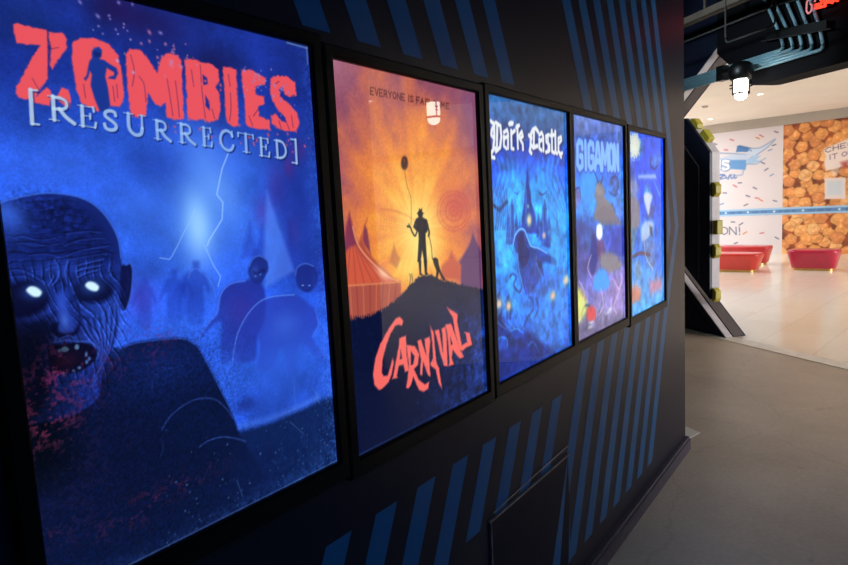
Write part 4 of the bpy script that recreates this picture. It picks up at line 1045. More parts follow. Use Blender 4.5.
ART['confetti']=[["F","confetti_bg"],
["L",[120,150,190],0.9,3.4,1.7,1,[272,54,292,58,319,62,351,67,373,71]],
["P",[176,198,226],0.8,2.2,0,0.0,[292,73,319,68,354,68,373,70,367,85,325,84,309,84]],
["P",[70,120,180],1,1.9,0,0.0,[338,60,341,44,348,42,364,48,379,53,375,64,354,61]],
["P",[52,92,150],0.7,2.2,0,0.0,[341,44,348,42,379,53,375,57]],
["P",[190,208,230],0.9,1.9,0,0.0,[375,54,392,55,410,51,439,35,416,56,392,75,373,73,364,69]],
["L",[112,140,184],0.9,2.1,2.1,1,[373,53,398,55,416,48,440,35,422,54,392,74]],
["P",[150,186,222],0.9,2.2,0,0.0,[367,83,380,74,404,77,392,87,407,92,380,98,367,97]],
["L",[110,140,186],0.8,1.9,2.2,1,[370,97,392,99,406,90,416,85]],
["P",[96,150,208],1,2.0,0,0.0,[321,81,366,85,364,113,322,107]],
["L",[116,148,196],0.9,12.5,1.7,1,[318,85,304,82,302,90,316,96,318,104,309,108,301,103]],
["L",[116,148,196],0.8,9.8,1.7,1,[294,79,293,105]],
["L",[236,238,242],1,7.4,1.7,1,[318,85,304,82,302,90,316,96,318,104,309,108,301,103]],
["L",[96,120,160],0.8,2.0,2.3,1,[321,85,321,106,309,111]],
["L",[236,238,242],1,5.2,1.7,1,[294,79,293,105]],
["L",[96,120,160],0.7,2.0,2.3,1,[298,81,298,106]],
["L",[110,140,186],0.8,2.5,2.2,1,[367,97,358,116,355,126,342,127,322,123]],
["L",[74,112,180],0.9,3.2,1.7,1,[289,122,306,122,293,134,309,132]],
["L",[74,112,180],0.9,3.1,1.7,1,[309,125,314,134,321,125,317,136]],
["L",[74,112,180],0.9,3.1,1.7,1,[324,125,326,135,332,131]],
["L",[74,112,180],0.9,3.1,1.7,1,[334,125,335,135,340,132]],
["L",[74,112,180],0.9,3.2,1.7,1,[288,120,306,125]],
["L",[90,96,120],0.95,2.9,1.4,0,[305,276,297,280,295,286,297,293,306,298,314,294,316,287,314,280,305,276]],
["L",[90,96,120],0.95,2.9,1.4,0,[321,298,321,276,340,299,339,277]],
["L",[90,96,120],0.95,2.8,1.4,0,[348,277,349,291]],
["L",[90,96,120],0.95,2.8,1.4,0,[349,297,349,299]],
["L",[96,98,124],0.85,3.7,1.4,0,[275,29,284,32]],
["L",[196,96,104],0.85,3.6,1.4,0,[322,22,331,26]],
["L",[206,120,60],0.85,3.5,1.3,0,[391,25,400,29]],
["L",[196,96,104],0.85,3.5,1.3,0,[400,19,409,25]],
["L",[96,98,124],0.85,3.4,1.3,0,[438,14,446,18]],
["L",[96,98,124],0.85,3.5,1.3,0,[405,95,413,100]],
["L",[96,98,124],0.85,3.5,1.3,0,[414,119,422,114]],
["L",[96,98,124],0.85,3.6,1.4,0,[345,149,353,149]],
["L",[196,96,104],0.85,3.7,1.4,0,[331,154,340,160]],
["L",[196,96,104],0.85,3.5,1.4,0,[390,194,399,196]],
["L",[206,120,60],0.85,3.5,1.4,0,[401,199,409,204]],
["L",[96,98,124],0.85,3.6,1.4,0,[361,215,370,211]],
["L",[96,98,124],0.85,3.8,1.5,0,[272,189,281,189]],
["L",[110,140,190],0.85,3.8,1.4,0,[295,209,304,206]],
["L",[96,98,124],0.85,3.7,1.4,0,[303,175,312,176]],
["L",[96,98,124],0.85,3.7,1.4,0,[326,261,335,262]],
["L",[96,98,124],0.85,3.7,1.4,0,[348,271,357,265]],
["L",[96,98,124],0.85,3.7,1.4,0,[335,325,343,322]],
["L",[196,96,104],0.85,3.5,1.4,0,[404,296,413,294]],
["L",[96,98,124],0.85,3.5,1.3,0,[443,307,451,312]],
["L",[96,98,124],0.85,3.4,1.3,0,[437,204,445,207]],
["L",[110,140,190],0.85,3.4,1.3,0,[428,135,436,131]],
["L",[96,98,124],0.85,3.6,1.4,0,[366,186,375,190]],
["L",[110,140,190],0.85,3.4,1.3,0,[423,65,431,62]],
["L",[196,96,104],0.85,3.7,1.4,0,[306,50,315,52]],
["L",[96,98,124],0.85,3.7,1.4,0,[289,133,298,129]],
["L",[206,120,60],0.85,3.6,1.4,0,[359,297,368,291]],
["L",[96,98,124],0.85,3.5,1.4,0,[385,164,393,169]],
["L",[96,98,124],0.85,3.5,1.3,0,[419,243,428,240]],
["L",[96,98,124],0.85,3.4,1.3,0,[433,52,441,50]],
["L",[110,140,190],0.85,3.5,1.4,0,[371,55,379,61]]]
ART['popcorn']=[["F","popcorn_bg"],
["P",[240,228,224],0.95,2.4,0,0.0,[95,78,99,72,111,68,127,63,149,54,179,48,217,48,236,69,227,99,180,115,151,122,121,129,102,132,97,112,101,93]],
["P",[232,214,206],0.6,3.6,1,0.0,[114,133,122,117,129,120,133,134,125,146,119,145]],
["P",[176,60,50],0.8,4.8,0,0.0,[135,113,151,110,151,129,139,128]],
["L",[110,84,100],0.85,1.9,1.2,0,[112,72,106,72,100,76,100,81,106,84,112,81]],
["L",[110,84,100],0.85,1.9,1.2,0,[117,69,117,81]],
["L",[110,84,100],0.85,1.9,1.2,0,[128,67,129,79]],
["L",[110,84,100],0.85,1.9,1.2,0,[117,75,129,73]],
["L",[110,84,100],0.85,1.9,1.2,0,[144,64,133,66,134,78,145,75]],
["L",[110,84,100],0.85,1.9,1.2,0,[133,72,142,70]],
["L",[110,84,100],0.85,1.9,1.2,0,[160,62,155,61,150,66,150,71,155,73,160,70]],
["L",[110,84,100],0.85,1.9,1.2,0,[164,59,165,71]],
["L",[110,84,100],0.85,1.9,1.2,0,[175,57,164,66,175,69]],
["L",[120,92,130],0.85,1.9,1.2,0,[110,92,111,103]],
["L",[120,92,130],0.85,1.9,1.2,0,[115,91,126,89]],
["L",[120,92,130],0.85,1.9,1.2,0,[121,90,121,102]],
["L",[120,92,130],0.85,1.9,1.2,0,[142,87,138,90,137,93,138,96,142,98,146,95,147,91,146,88,142,87]],
["L",[120,92,130],0.85,1.9,1.2,0,[151,85,151,94,156,96,161,93,160,84]],
["L",[120,92,130],0.85,1.9,1.2,0,[164,83,173,81]],
["L",[120,92,130],0.85,1.9,1.2,0,[169,82,169,93]],
["L",[120,92,130],0.85,1.9,1.2,0,[180,80,180,88]],
["L",[120,92,130],0.85,1.9,1.2,0,[180,91,180,92]],
["P",[228,216,214],1,1.7,0,0.0,[99,151,146,153,147,208,100,207]],
["P",[204,212,222],1,2.4,0,0.0,[106,160,139,161,139,197,106,196]],
["F","popcorn_none"]]
ART['stripe']=[["F","stripe_bg"]]


def fbm(h, w, cells, seed, octv=4, asp=1.0):
    rs = np.random.RandomState(seed); out = np.zeros((h, w)); amp = 1; tot = 0
    for o in range(octv):
        cy = max(2, int(cells * asp * 2 ** o)); cx = max(2, int(cells * 2 ** o))
        g = rs.rand(cy + 2, cx + 2)
        y = np.linspace(0, cy, h); x = np.linspace(0, cx, w)
        yi = y.astype(int); xi = x.astype(int); fy = y - yi; fx = x - xi
        fy = (fy * fy * (3 - 2 * fy))[:, None]; fx = (fx * fx * (3 - 2 * fx))[None, :]
        a = g[yi][:, xi]; b = g[yi][:, xi + 1]; c = g[yi + 1][:, xi]; d = g[yi + 1][:, xi + 1]
        out += amp * ((a * (1 - fx) + b * fx) * (1 - fy) + (c * (1 - fx) + d * fx) * fy)
        tot += amp; amp *= .55
    return out / tot

def smooth_pts(p, closed, n=4):
    p = np.array(p, float); m = len(p); out = []
    rng = range(m) if closed else range(m - 1)
    for i in rng:
        if closed: a, b, c, d = p[i - 1], p[i], p[(i + 1) % m], p[(i + 2) % m]
        else: a, b, c, d = p[max(i - 1, 0)], p[i], p[i + 1], p[min(i + 2, m - 1)]
        for k in range(n):
            t = k / n
            out.append(.5 * (2 * b + (c - a) * t + (2 * a - 5 * b + 4 * c - d) * t * t + (3 * b - a - 3 * c + d) * t ** 3))
    if not closed: out.append(p[-1])
    return np.array(out)

class Sheet:
    def __init__(s, W, H, nx, ny):
        s.W, s.H, s.nx, s.ny = W, H, nx, ny
        s.u = np.linspace(0, W, nx); s.v = np.linspace(0, H, ny)
        s.c = np.zeros((ny, nx, 3)); s.U, s.V = np.meshgrid(s.u, s.v)
        s.rough = fbm(ny, nx, 110, 77, 2, H / W) - .5
    def window(s, lo, hi, pad):
        i0 = np.searchsorted(s.u, lo[0] - pad); i1 = np.searchsorted(s.u, hi[0] + pad)
        j0 = np.searchsorted(s.v, lo[1] - pad); j1 = np.searchsorted(s.v, hi[1] + pad)
        return slice(j0, j1), slice(i0, i1)
    def blend(s, sl, m, col):
        s.c[sl] = s.c[sl] * (1 - m[..., None]) + np.array(col) / 255. * m[..., None]
    def segdist(s, sl, p, closed):
        X = s.U[sl]; Y = s.V[sl]; d2 = np.full(X.shape, 1e12); ins = np.zeros(X.shape, bool)
        n = len(p)
        for i in range(n if closed else n - 1):
            a = p[i]; b = p[(i + 1) % n]; e = b - a; L2 = e @ e + 1e-9
            t = np.clip(((X - a[0]) * e[0] + (Y - a[1]) * e[1]) / L2, 0, 1)
            d2 = np.minimum(d2, (X - a[0] - t * e[0]) ** 2 + (Y - a[1] - t * e[1]) ** 2)
            if closed and a[1] != b[1]:
                cr = ((a[1] > Y) != (b[1] > Y)) & (X < (b[0] - a[0]) * (Y - a[1]) / (b[1] - a[1]) + a[0])
                ins ^= cr
        return np.sqrt(d2), ins
    def poly(s, col, al, soft, sm, rough, pts):
        p = np.array(pts, float).reshape(-1, 2)
        if sm: p = smooth_pts(p, True)
        sl = s.window(p.min(0), p.max(0), soft + rough + 2)
        if s.U[sl].size == 0: return
        d, ins = s.segdist(sl, p, True); d = np.where(ins, d, -d)
        if rough: d = d + s.rough[sl] * rough * 1.3
        s.blend(sl, al * np.clip(.5 + d / (2 * max(soft, .5)), 0, 1), col)
    def line(s, col, al, w, soft, sm, pts):
        p = np.array(pts, float).reshape(-1, 2)
        if sm and len(p) > 2: p = smooth_pts(p, False)
        sl = s.window(p.min(0), p.max(0), w + soft + 2)
        if s.U[sl].size == 0: return
        d, _ = s.segdist(sl, p, False)
        s.blend(sl, al * np.clip(.5 + (w / 2 - d) / (2 * max(soft, .5)), 0, 1), col)
    def blob(s, col, al, c, rx, ry, rot):
        r = max(rx, ry) * 2.6; sl = s.window((c[0] - r, c[1] - r), (c[0] + r, c[1] + r), 0)
        if s.U[sl].size == 0: return
        X = s.U[sl] - c[0]; Y = s.V[sl] - c[1]; a = math.radians(rot); ca, sa = math.cos(a), math.sin(a)
        q = ((X * ca + Y * sa) / max(rx, .5)) ** 2 + ((-X * sa + Y * ca) / max(ry, .5)) ** 2
        s.blend(sl, al * np.exp(-q * .9), col)
    def ramp(s, t, stops):
        t = np.clip(t, 0, 1); out = np.zeros(t.shape + (3,))
        xs = [q[0] for q in stops]
        for k in range(3): out[..., k] = np.interp(t, xs, [q[1][k] / 255. for q in stops])
        return out
    def full(s): return (slice(0, s.ny), slice(0, s.nx))
    def noise(s, cells, seed, octv=4): return fbm(s.ny, s.nx, cells, seed, octv, s.H / s.W)

HOOK = {}
def hook(f): HOOK[f.__name__] = f; return f

@hook
def zombies_sky(s):
    t = s.V / s.H
    n = s.noise(5, 3, 5); n2 = s.noise(3, 9, 4)
    s.c = s.ramp(t + (n2 - .5) * .12, [(0, (24, 44, 132)), (.12, (26, 50, 150)), (.26, (40, 86, 214)), (.4, (44, 94, 222)), (.52, (40, 86, 218)), (.66, (42, 90, 220)), (.85, (36, 80, 204)), (1, (26, 56, 140))])
    n3 = s.noise(14, 6, 5)
    s.c *= (.5 + .6 * n + .42 * n3)[..., None]
    k = np.clip((s.U - 700) / 300, 0, 1) * (1 - np.clip((t - .5) / .2, 0, 1)); s.c *= (1 - .22 * k)[..., None]
    g = s.noise(260, 5, 1) - .5; s.c *= (1 + .16 * g)[..., None]

@hook
def zombies_skin(s):
    # furrowed skin: warped ridges inside the head outline
    q = ((s.U - 70) / 210) ** 2 + ((s.V - 790) / 320) ** 2
    m = np.clip((1.0 - q) * 4, 0, 1)
    w = s.noise(7, 21, 3); w2 = s.noise(16, 22, 3); fine = s.noise(90, 24, 2); mid = s.noise(26, 25, 3)
    d = np.abs(s.U - 95) * .02
    def lines(a, sharp): return np.exp(-np.sin(a) ** 2 / sharp)
    fore = np.clip((690 - s.V) / 40, 0, 1); low = 1 - fore
    A = s.V * .16 + w * 10 + w2 * 3 - d * d * .25                     # brow furrows run across
    B_ = s.U * .15 - np.clip(s.V - 700, 0, 400) * .05 + w * 9 + w2 * 3   # cheek furrows run down
    dark = lines(A, .12) * fore * np.clip(.25 + mid, 0, 1) + lines(B_, .10) * low
    light = lines(A + .55, .05) * fore * .8 * mid + lines(B_ + .6, .05) * low
    lit = np.clip((s.V - 540) / 180, .16, 1) * (.45 + .8 * mid) * np.clip((1010 - s.V) / 120, 0, 1)
    s.c *= (1 - .55 * m * dark * np.clip(.35 + lit, 0, 1))[..., None]
    s.c = s.c + (m * lit * light * (.35 + fine) * .75)[..., None] * np.array([.15, .26, .50])
    g = s.noise(150, 23, 2); hm = m * np.clip((640 - s.V) / 60, 0, 1)
    s.c *= (1 + hm * (g - .5) * .8)[..., None]
    s.c *= (1 + m * (fine - .5) * .5)[..., None]

@hook
def zombies_blood(s):
    n = s.noise(150, 31, 3); n2 = s.noise(34, 32, 4)
    for cx, cy, rx, ry, col, a in ((60, 1000, 85, 70, (150, 40, 74), .9), (30, 1075, 70, 55, (140, 50, 82), .95), (120, 905, 55, 60, (120, 44, 110), .6), (60, 900, 40, 60, (110, 36, 76), .4), (330, 915, 70, 50, (130, 30, 84), .8), (300, 1340, 140, 26, (120, 34, 64), .75), (210, 1380, 90, 26, (110, 34, 66), .7), (30, 1330, 40, 40, (110, 40, 76), .6), (90, 940, 60, 26, (140, 46, 100), .8), (210, 950, 70, 40, (90, 26, 70), .6), (110, 1200, 120, 120, (50, 30, 70), .5), (430, 1330, 100, 30, (70, 28, 66), .5)):
        q = ((s.U - cx) / rx) ** 2 + ((s.V - cy) / ry) ** 2
        m = np.clip((n * .7 + n2 * .5 - .62) * 7, 0, 1) * np.exp(-q * .9) * a * .45
        s.blend(s.full(), m, col)
    g = s.noise(200, 33, 2); dk = np.clip((s.V - 800) / 200, 0, 1) * np.clip((700 - s.U) / 200, 0, 1)
    s.c *= (1 + dk * (g - .5) * .7)[..., None]

@hook
def zombies_specks(s):
    rs = np.random.RandomState(4)
    for cx, cy, rx, ry, n, c in ((470, 120, 60, 50, 26, (196, 120, 160)), (770, 150, 70, 40, 24, (150, 130, 200)), (300, 60, 110, 50, 14, (140, 130, 210)), (560, 190, 40, 60, 22, (210, 90, 110)), (700, 330, 260, 30, 40, (214, 84, 104)), (330, 100, 20, 60, 8, (180, 160, 220)), (870, 190, 40, 60, 10, (140, 120, 200))):
        for k in range(n):
            x = cx + rs.randn() * rx * .6; y = cy + rs.randn() * ry * .6; r = rs.uniform(1.5, 4.5)
            s.blob(c, .8, (x, y), r * rs.uniform(.7, 1.5), r, rs.uniform(0, 90))

@hook
def zombies_dust(s):
    rs = np.random.RandomState(8)
    e = np.maximum(np.clip((s.U - 930) / 70, 0, 1), np.clip((s.V - 1440) / 60, 0, 1) * .8)
    n = s.noise(150, 41, 2); n2 = s.noise(40, 42, 3)
    corner = np.clip((s.U + s.V - 1750) / 700, 0, 1)
    s.c += ((e * .22 + corner * .12) * np.clip(n * .7 + n2 * .6 - .45, 0, 1) * 2)[..., None] * np.array([.25, .48, .8])
    for k in range(170):
        x = rs.uniform(300, 1000) ** 1; y = 1500 - abs(rs.randn()) * 140
        if rs.rand() < .4: x = 1000 - abs(rs.randn()) * 60; y = rs.uniform(1050, 1500)
        s.blob((90, 140, 205), rs.uniform(.25, .7), (x, y), rs.uniform(1.4, 3), rs.uniform(1.4, 3.2), 0)
    for a, b in (((790, 1280), (850, 1345)), ((820, 1130), (822, 1250)), ((560, 1400), (575, 1460)), ((905, 1190), (935, 1260))):
        s.line((70, 110, 170), .55, 2.5, 2, 0, list(a) + list(b))
    s.line((120, 150, 190), .8, 4, 3, 0, [905, 4, 995, 6]); s.line((120, 150, 190), .7, 4, 3, 0, [994, 4, 993, 60])
    s.line((80, 110, 160), .6, 3, 2, 0, [0, 1496, 1000, 1496])

@hook
def carnival_sky(s):
    cx, cy = 470, 640
    dx = s.U - cx; dy = s.V - cy; r = np.sqrt((dx * 1.15) ** 2 + dy ** 2); a = np.arctan2(dy, dx)
    n = s.noise(5, 51, 5); n2 = s.noise(12, 52, 4)
    cl = s.noise(9, 54, 5)
    rays = .5 + .5 * np.sin(a * 13 + n * 5); rays2 = .5 + .5 * np.sin(a * 29 + n2 * 5 + 1)
    t = np.clip(r / 720, 0, 1) + (n - .5) * .34 + (cl - .5) * .3 * np.clip(r / 250, 0, 1) - (rays - .5) * .12 * np.clip(r / 300, 0, 1) - (rays2 - .5) * .06
    s.c = s.ramp(t, [(0, (252, 214, 110)), (.12, (248, 192, 84)), (.3, (240, 158, 62)), (.5, (228, 132, 66)), (.68, (204, 112, 78)), (.85, (172, 92, 92)), (1.02, (136, 76, 100))])
    m = np.clip((s.U - 800) / 200, 0, 1) * np.clip((430 - s.V) / 350, 0, 1)
    s.blend(s.full(), m * .7 * np.clip(n2 * 1.6 - .2, 0, 1), (120, 84, 140))
    m = np.clip((200 - s.U) / 200, 0, 1) * np.clip((150 - s.V) / 150, 0, 1); s.blend(s.full(), m * .6, (186, 130, 150))
    s.blend(s.full(), np.clip((n - .56) * 4, 0, 1) * np.clip((420 - s.V) / 300, 0, 1) * .55, (122, 60, 66))
    s.c *= (.95 + .1 * s.noise(160, 53, 1))[..., None]

@hook
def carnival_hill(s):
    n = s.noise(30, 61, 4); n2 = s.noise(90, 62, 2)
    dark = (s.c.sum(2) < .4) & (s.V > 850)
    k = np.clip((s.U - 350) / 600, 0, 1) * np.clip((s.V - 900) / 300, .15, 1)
    add = (k * np.clip(n * 1.5 - .35, 0, 1) * (.5 + n2))[..., None] * np.array([.07, .22, .52]) + (np.clip(n2 - .5, 0, 1) * .12)[..., None] * np.array([.2, .4, .9])  # blue reflection over the black hill, painted into the print colour
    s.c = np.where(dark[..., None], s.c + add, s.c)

@hook
def carnival_dust(s):
    rs = np.random.RandomState(18)
    for k in range(80):
        s.blob((66, 104, 170), rs.uniform(.2, .5), (rs.uniform(350, 1000), rs.uniform(1180, 1500)), rs.uniform(2, 4), rs.uniform(2, 8), 0)
    s.line((60, 90, 150), .5, 4, 3, 0, [0, 1494, 1000, 1494]); s.line((60, 90, 150), .4, 4, 3, 0, [995, 950, 995, 1500])

@hook
def castle_sky(s):
    t = s.V / s.H; n = s.noise(5, 71, 5); n2 = s.noise(14, 72, 4)
    s.c = s.ramp(t + (n - .5) * .1, [(0, (92, 92, 150)), (.1, (86, 84, 150)), (.17, (52, 62, 180)), (.26, (36, 82, 222)), (.42, (60, 136, 246)), (.6, (54, 124, 242)), (.78, (48, 98, 216)), (1, (34, 58, 156))])
    sw = np.sin((np.abs(s.U - 480) * .018 + s.V * .012 + n * 9)); s.c += (np.clip(sw, 0, 1) * .10 * np.clip((t - .15) * 6, 0, 1))[..., None] * np.array([.5, 1, .9])
    s.c *= (.8 + .4 * n2)[..., None]

def grit(s, seed, amp, cells):
    n = fbm(s.ny, s.nx, cells, seed, 3, s.H / s.W); e = np.abs(fbm(s.ny, s.nx, cells * .6, seed + 1, 3, s.H / s.W) - .5)
    s.c *= (1 + amp * (n - .5) * 2)[..., None]
    s.c += (np.clip(.035 - e, 0, 1) * 7 * amp)[..., None] * np.array([.35, .6, .9]) * np.clip((s.V - .2 * s.H) / 100, 0, 1)[..., None]

@hook
def castle_grit(s):
    grit(s, 301, .36, 22); s.c *= np.array([.55, 1.1, 1.08])
@hook
def gigamon_grit(s):
    grit(s, 311, .28, 16); s.c *= np.array([.84, 1.02, 1.05])
@hook
def blue_grit(s):
    grit(s, 321, .28, 16); s.c *= np.array([.7, 1.05, 1.1])
@hook
def zombies_shade(s):
    # the near side of the face falls away into the dark of the print
    q = np.clip((150 - s.U) / 110, 0, 1) * np.clip((s.V - 770) / 70, 0, 1) * np.clip((1250 - s.V) / 100, 0, 1)
    s.c *= (1 - .62 * q)[..., None]

@hook
def gigamon_sky(s):
    t = s.V / s.H; n = s.noise(5, 81, 5); n2 = s.noise(14, 82, 4)
    s.c = s.ramp(t + (n - .5) * .2, [(0, (112, 122, 190)), (.12, (84, 104, 200)), (.22, (60, 108, 230)), (.4, (80, 146, 240)), (.52, (72, 104, 210)), (.64, (110, 96, 180)), (.76, (150, 116, 190)), (1, (176, 136, 176))])
    s.c *= (.72 + .56 * n2)[..., None]
    e = np.clip((s.U - 800) / 200, 0, 1) * np.clip((t - .2) * 4, 0, 1); s.blend(s.full(), e * .4, (150, 130, 190))

@hook
def blue_sky(s):
    t = s.V / s.H; n = s.noise(5, 91, 5); n2 = s.noise(12, 92, 4)
    s.c = s.ramp(t + (n - .5) * .2, [(0, (48, 78, 214)), (.3, (40, 70, 226)), (.55, (56, 100, 222)), (.75, (96, 140, 230)), (1, (110, 160, 226))])
    s.c *= (.8 + .4 * n2)[..., None]
    k = np.clip((330 - s.U) / 330, 0, 1) * np.clip(n2 * 1.7 - .3, 0, 1); s.blend(s.full(), k * .6, (150, 150, 190))

@hook
def confetti_bg(s):
    s.c[:] = np.array([216, 208, 212]) / 255.; s.c *= (.985 + .03 * s.noise(5, 101, 3))[..., None]
    rs = np.random.RandomState(3)
    for k in range(150):
        x = rs.uniform(0, 300); y = rs.uniform(0, 353); a = rs.uniform(0, PI); c = [(110, 110, 140), (206, 110, 116), (212, 140, 80), (120, 150, 200)][rs.randint(4)]
        if x > 225: continue
        s.line(c, .48, 2.2, 1.4, 0, [x - 3.2 * math.cos(a), y - 3.2 * math.sin(a), x + 3.2 * math.cos(a), y + 3.2 * math.sin(a)])

@hook
def popcorn_bg(s):
    s.c[:] = np.array([140, 68, 34]) / 255.
    n = s.noise(30, 111, 3)
    s.c *= (.6 + .8 * n)[..., None]
    rs = np.random.RandomState(12)
    P = []
    for k in range(1500):
        x, y = rs.uniform(-5, s.W + 5), rs.uniform(-5, s.H + 5)
        if all((x - a) ** 2 + (y - b) ** 2 > 20.5 ** 2 for a, b in P): P.append((x, y))
    cols = [(230, 162, 90), (236, 174, 104), (222, 148, 82), (240, 188, 124), (214, 138, 80), (234, 168, 96)]
    for x, y in P:
        c = cols[rs.randint(len(cols))]; R = rs.uniform(13.5, 17); pts = []
        ph = rs.uniform(0, 6.28); lob = rs.randint(4, 7)
        for i in range(20):
            a = 2 * PI * i / 20; r = R * (1 + .07 * math.cos(lob * a + ph) + .035 * rs.randn()); pts += [x + r * math.cos(a), y + r * math.sin(a)]
        s.poly((120, 52, 24), .85, 2.2, 0, 0, [v + .8 for v in pts]); s.poly(c, .97, 1.6, 1, 0, pts)
        for q in range(5):
            a = rs.uniform(0, 6.28); r = R * rs.uniform(.2, .62); rr = R * rs.uniform(.25, .42)
            s.blob((202, 118, 60), .7, (x + r * math.cos(a) + 1.5, y + r * math.sin(a) + 2), rr, rr, 0)
            s.blob(tuple(min(255, v + 16) for v in c), .9, (x + r * math.cos(a), y + r * math.sin(a) - .6), rr * .85, rr * .85, 0)
            if rs.rand() < .5: s.blob((250, 214, 150), .5, (x + r * math.cos(a) - 1.5, y + r * math.sin(a) - 2.5), rr * .35, rr * .3, 0)
    s.c *= (.9 + .2 * n)[..., None]

@hook
def popcorn_none(s): pass

@hook
def stripe_bg(s):
    s.c[:] = np.array([158, 194, 226]) / 255.
    rs = np.random.RandomState(6)
    s.line((88, 136, 188), 1, 9, 1.2, 0, [0, 10, s.W, 10])
    x = 12
    while x < s.W:
        for k in range(int(rs.randint(2, 4))):
            w = rs.uniform(9, 20)
            for q in range(int(w / 3.2)):
                s.line((44, 74, 120), .55, 1.5, .8, 0, [x + q * 3.2, 8, x + q * 3.2 + rs.uniform(-1, 1), 12.5])
            x += w + 4
        x += 10; s.blob((240, 246, 250), 1, (x, 10), 2.6, 2.6, 0); x += 14

def paint(key, W, H, nx, ny):
    s = Sheet(W, H, nx, ny)
    for o in ART[key]:
        k = o[0]
        if k == 'F': HOOK[o[1]](s)
        elif k == 'P': s.poly(o[1], o[2], o[3], o[4], o[5], o[6])
        elif k == 'L': s.line(o[1], o[2], o[3], o[4], o[5], o[6])
        elif k == 'B': s.blob(o[1], o[2], o[3], o[4], o[5], o[6])
    return np.clip(s.c, 0, 1)

def print_mesh(name, rgbgrid, origin, ex, ez):
    """a flat sheet whose grid carries the print; origin = top left, ex / ez = full width / full drop vectors"""
    ny, nx = rgbgrid.shape[:2]
    o = np.array(origin); ex = np.array(ex); ez = np.array(ez)
    a = np.linspace(0, 1, nx); b = np.linspace(0, 1, ny)
    co = o[None, None] + a[None, :, None] * ex + b[:, None, None] * ez
    me = bpy.data.meshes.new(name)
    nv = nx * ny; nf = (nx - 1) * (ny - 1)
    me.vertices.add(nv); me.vertices.foreach_set('co', co.reshape(-1).astype(np.float32))
    idx = np.arange(nv).reshape(ny, nx)
    q = np.stack([idx[1:, :-1], idx[1:, 1:], idx[:-1, 1:], idx[:-1, :-1]], -1).reshape(-1)
    me.loops.add(nf * 4); me.loops.foreach_set('vertex_index', q.astype(np.int32))
    me.polygons.add(nf); me.polygons.foreach_set('loop_start', (np.arange(nf) * 4).astype(np.int32))
    me.update(calc_edges=True)
    lin = np.where(rgbgrid <= .04045, rgbgrid / 12.92, ((rgbgrid + .055) / 1.055) ** 2.4)
    at = me.color_attributes.new('print', 'FLOAT_COLOR', 'POINT')
    at.data.foreach_set('color', np.concatenate([lin, np.ones((ny, nx, 1))], 2).reshape(-1).astype(np.float32))
    return me

# ------------------------------------------------------------------ camera
EYE = Vector((0, -.9796, 1.66))
cam = bpy.data.cameras.new('camera'); co = bpy.data.objects.new('camera', cam); COL.objects.link(co)
R_ = Vector((.58920073, -.80634085, -.05154547)); U_ = Vector((.12146651, .02532554, .99227239)); F_ = Vector((.79880435, .59090867, -.11286523))
co.matrix_world = Matrix(((R_.x, U_.x, -F_.x, EYE.x), (R_.y, U_.y, -F_.y, EYE.y), (R_.z, U_.z, -F_.z, EYE.z), (0, 0, 0, 1)))
cam.sensor_width = 36; cam.lens = 615.2271 * 36 / 848; cam.clip_start = .05; cam.clip_end = 200
SC.camera = co

# ------------------------------------------------------------------ the hall (our side)
WY = .02                      # face of the poster wall
WEND = 4.205                  # its free end
HC = 4.1                      # hall ceiling
T0 = Vector((7.581, .233, 0)) # a point of the threshold line
T = Vector((-.59895, -.80079, 0))       # along the threshold, to the right as seen
NB = Vector((.80079, -.59895, 0))       # across it, towards the mall

def thr(k, d=0, z=0):
    p = T0 + T * k + NB * d
    return Vector((p.x, p.y, z))

JAMB = 4.4                    # where the opening ends on the right
bm = bmesh.new()
prism(bm, [(-3.2, -6.2, 0), (-3.2, WY + .3, 0), (4.2, WY + .3, 0), (4.2, 3.6, 0), thr(-4.2), thr(7.45)], (0, 0, -.1))
tag(bobj('floor', bm, M['concrete']), 'grey brown polished concrete floor of the dark hall', 'floor', kind='structure')
bm = bmesh.new()
prism(bm, [(-3.2, -6.2, HC), (-3.2, WY + .3, HC), (4.2, WY + .3, HC), (4.2, 3.6, HC), thr(-4.2, 0, HC), thr(7.45, 0, HC)], (0, 0, .1))
tag(bobj('ceiling', bm, M['ceil']), 'black painted hall ceiling', 'ceiling', kind='structure')

# poster wall with its painted stripe pattern (paint film, part of the wall)
bm = bmesh.new()
box(bm, (-3.2, WY, 0), (WEND, WY + .26, HC))
PY = WY - .0008
def stripe(pts):
    k = 1.0204                # the stripes lie on the wall face, 2 cm behind the poster sheets
    q = [Vector((x * k, PY, 1.66 + (z - 1.66) * k)) for x, z in pts]
    vs = [bm.verts.new(v) for v in q]
    f = bm.faces.new(vs); f.material_index = 1
SW = .084
for k in range(6):            # short ones above the second and third poster
    x = .943 + .1714 * k
    stripe([(x, 2.062), (x + SW, 2.062), (x + SW - .46 * 1.2, 3.262), (x - .46 * 1.2, 3.262)])
for k in range(8):            # long chevrons at the far end
    v = 2.655 + .1765 * k; w = .082
    b1 = 2.482 + .1745 * k; sl = .52 - .014 * k
    stripe([(b1, 2.06), (b1 + w + .01, 2.06), (b1 + w - sl * 1.3, 3.36), (b1 - sl * 1.3, 3.36)])
    stripe([(v, 1.5), (v + w, 1.5), (b1 + w + .01, 2.06), (b1, 2.06)])
    d1 = 2.343 + .1785 * k; d0 = d1 - (.45 - .003 * k) * .713
    stripe([(d1, .928), (d1 + w + .006, .928), (v + w, 1.5), (v, 1.5)])
    stripe([(d0, .215), (d0 + w + .006, .215), (d1 + w + .006, .928), (d1, .928)])
for k in range(8):            # leaning ones under the posters, the last four cut off by the hatch
    x = .902 + .1722 * k; zb = .24 if k < 4 else .66; sl = .47
    dz = .926 - zb
    stripe([(x - sl * dz, zb), (x + SW - sl * dz, zb), (x + SW, .926), (x, .926)])
me_ = None
w_ = bmesh.ops
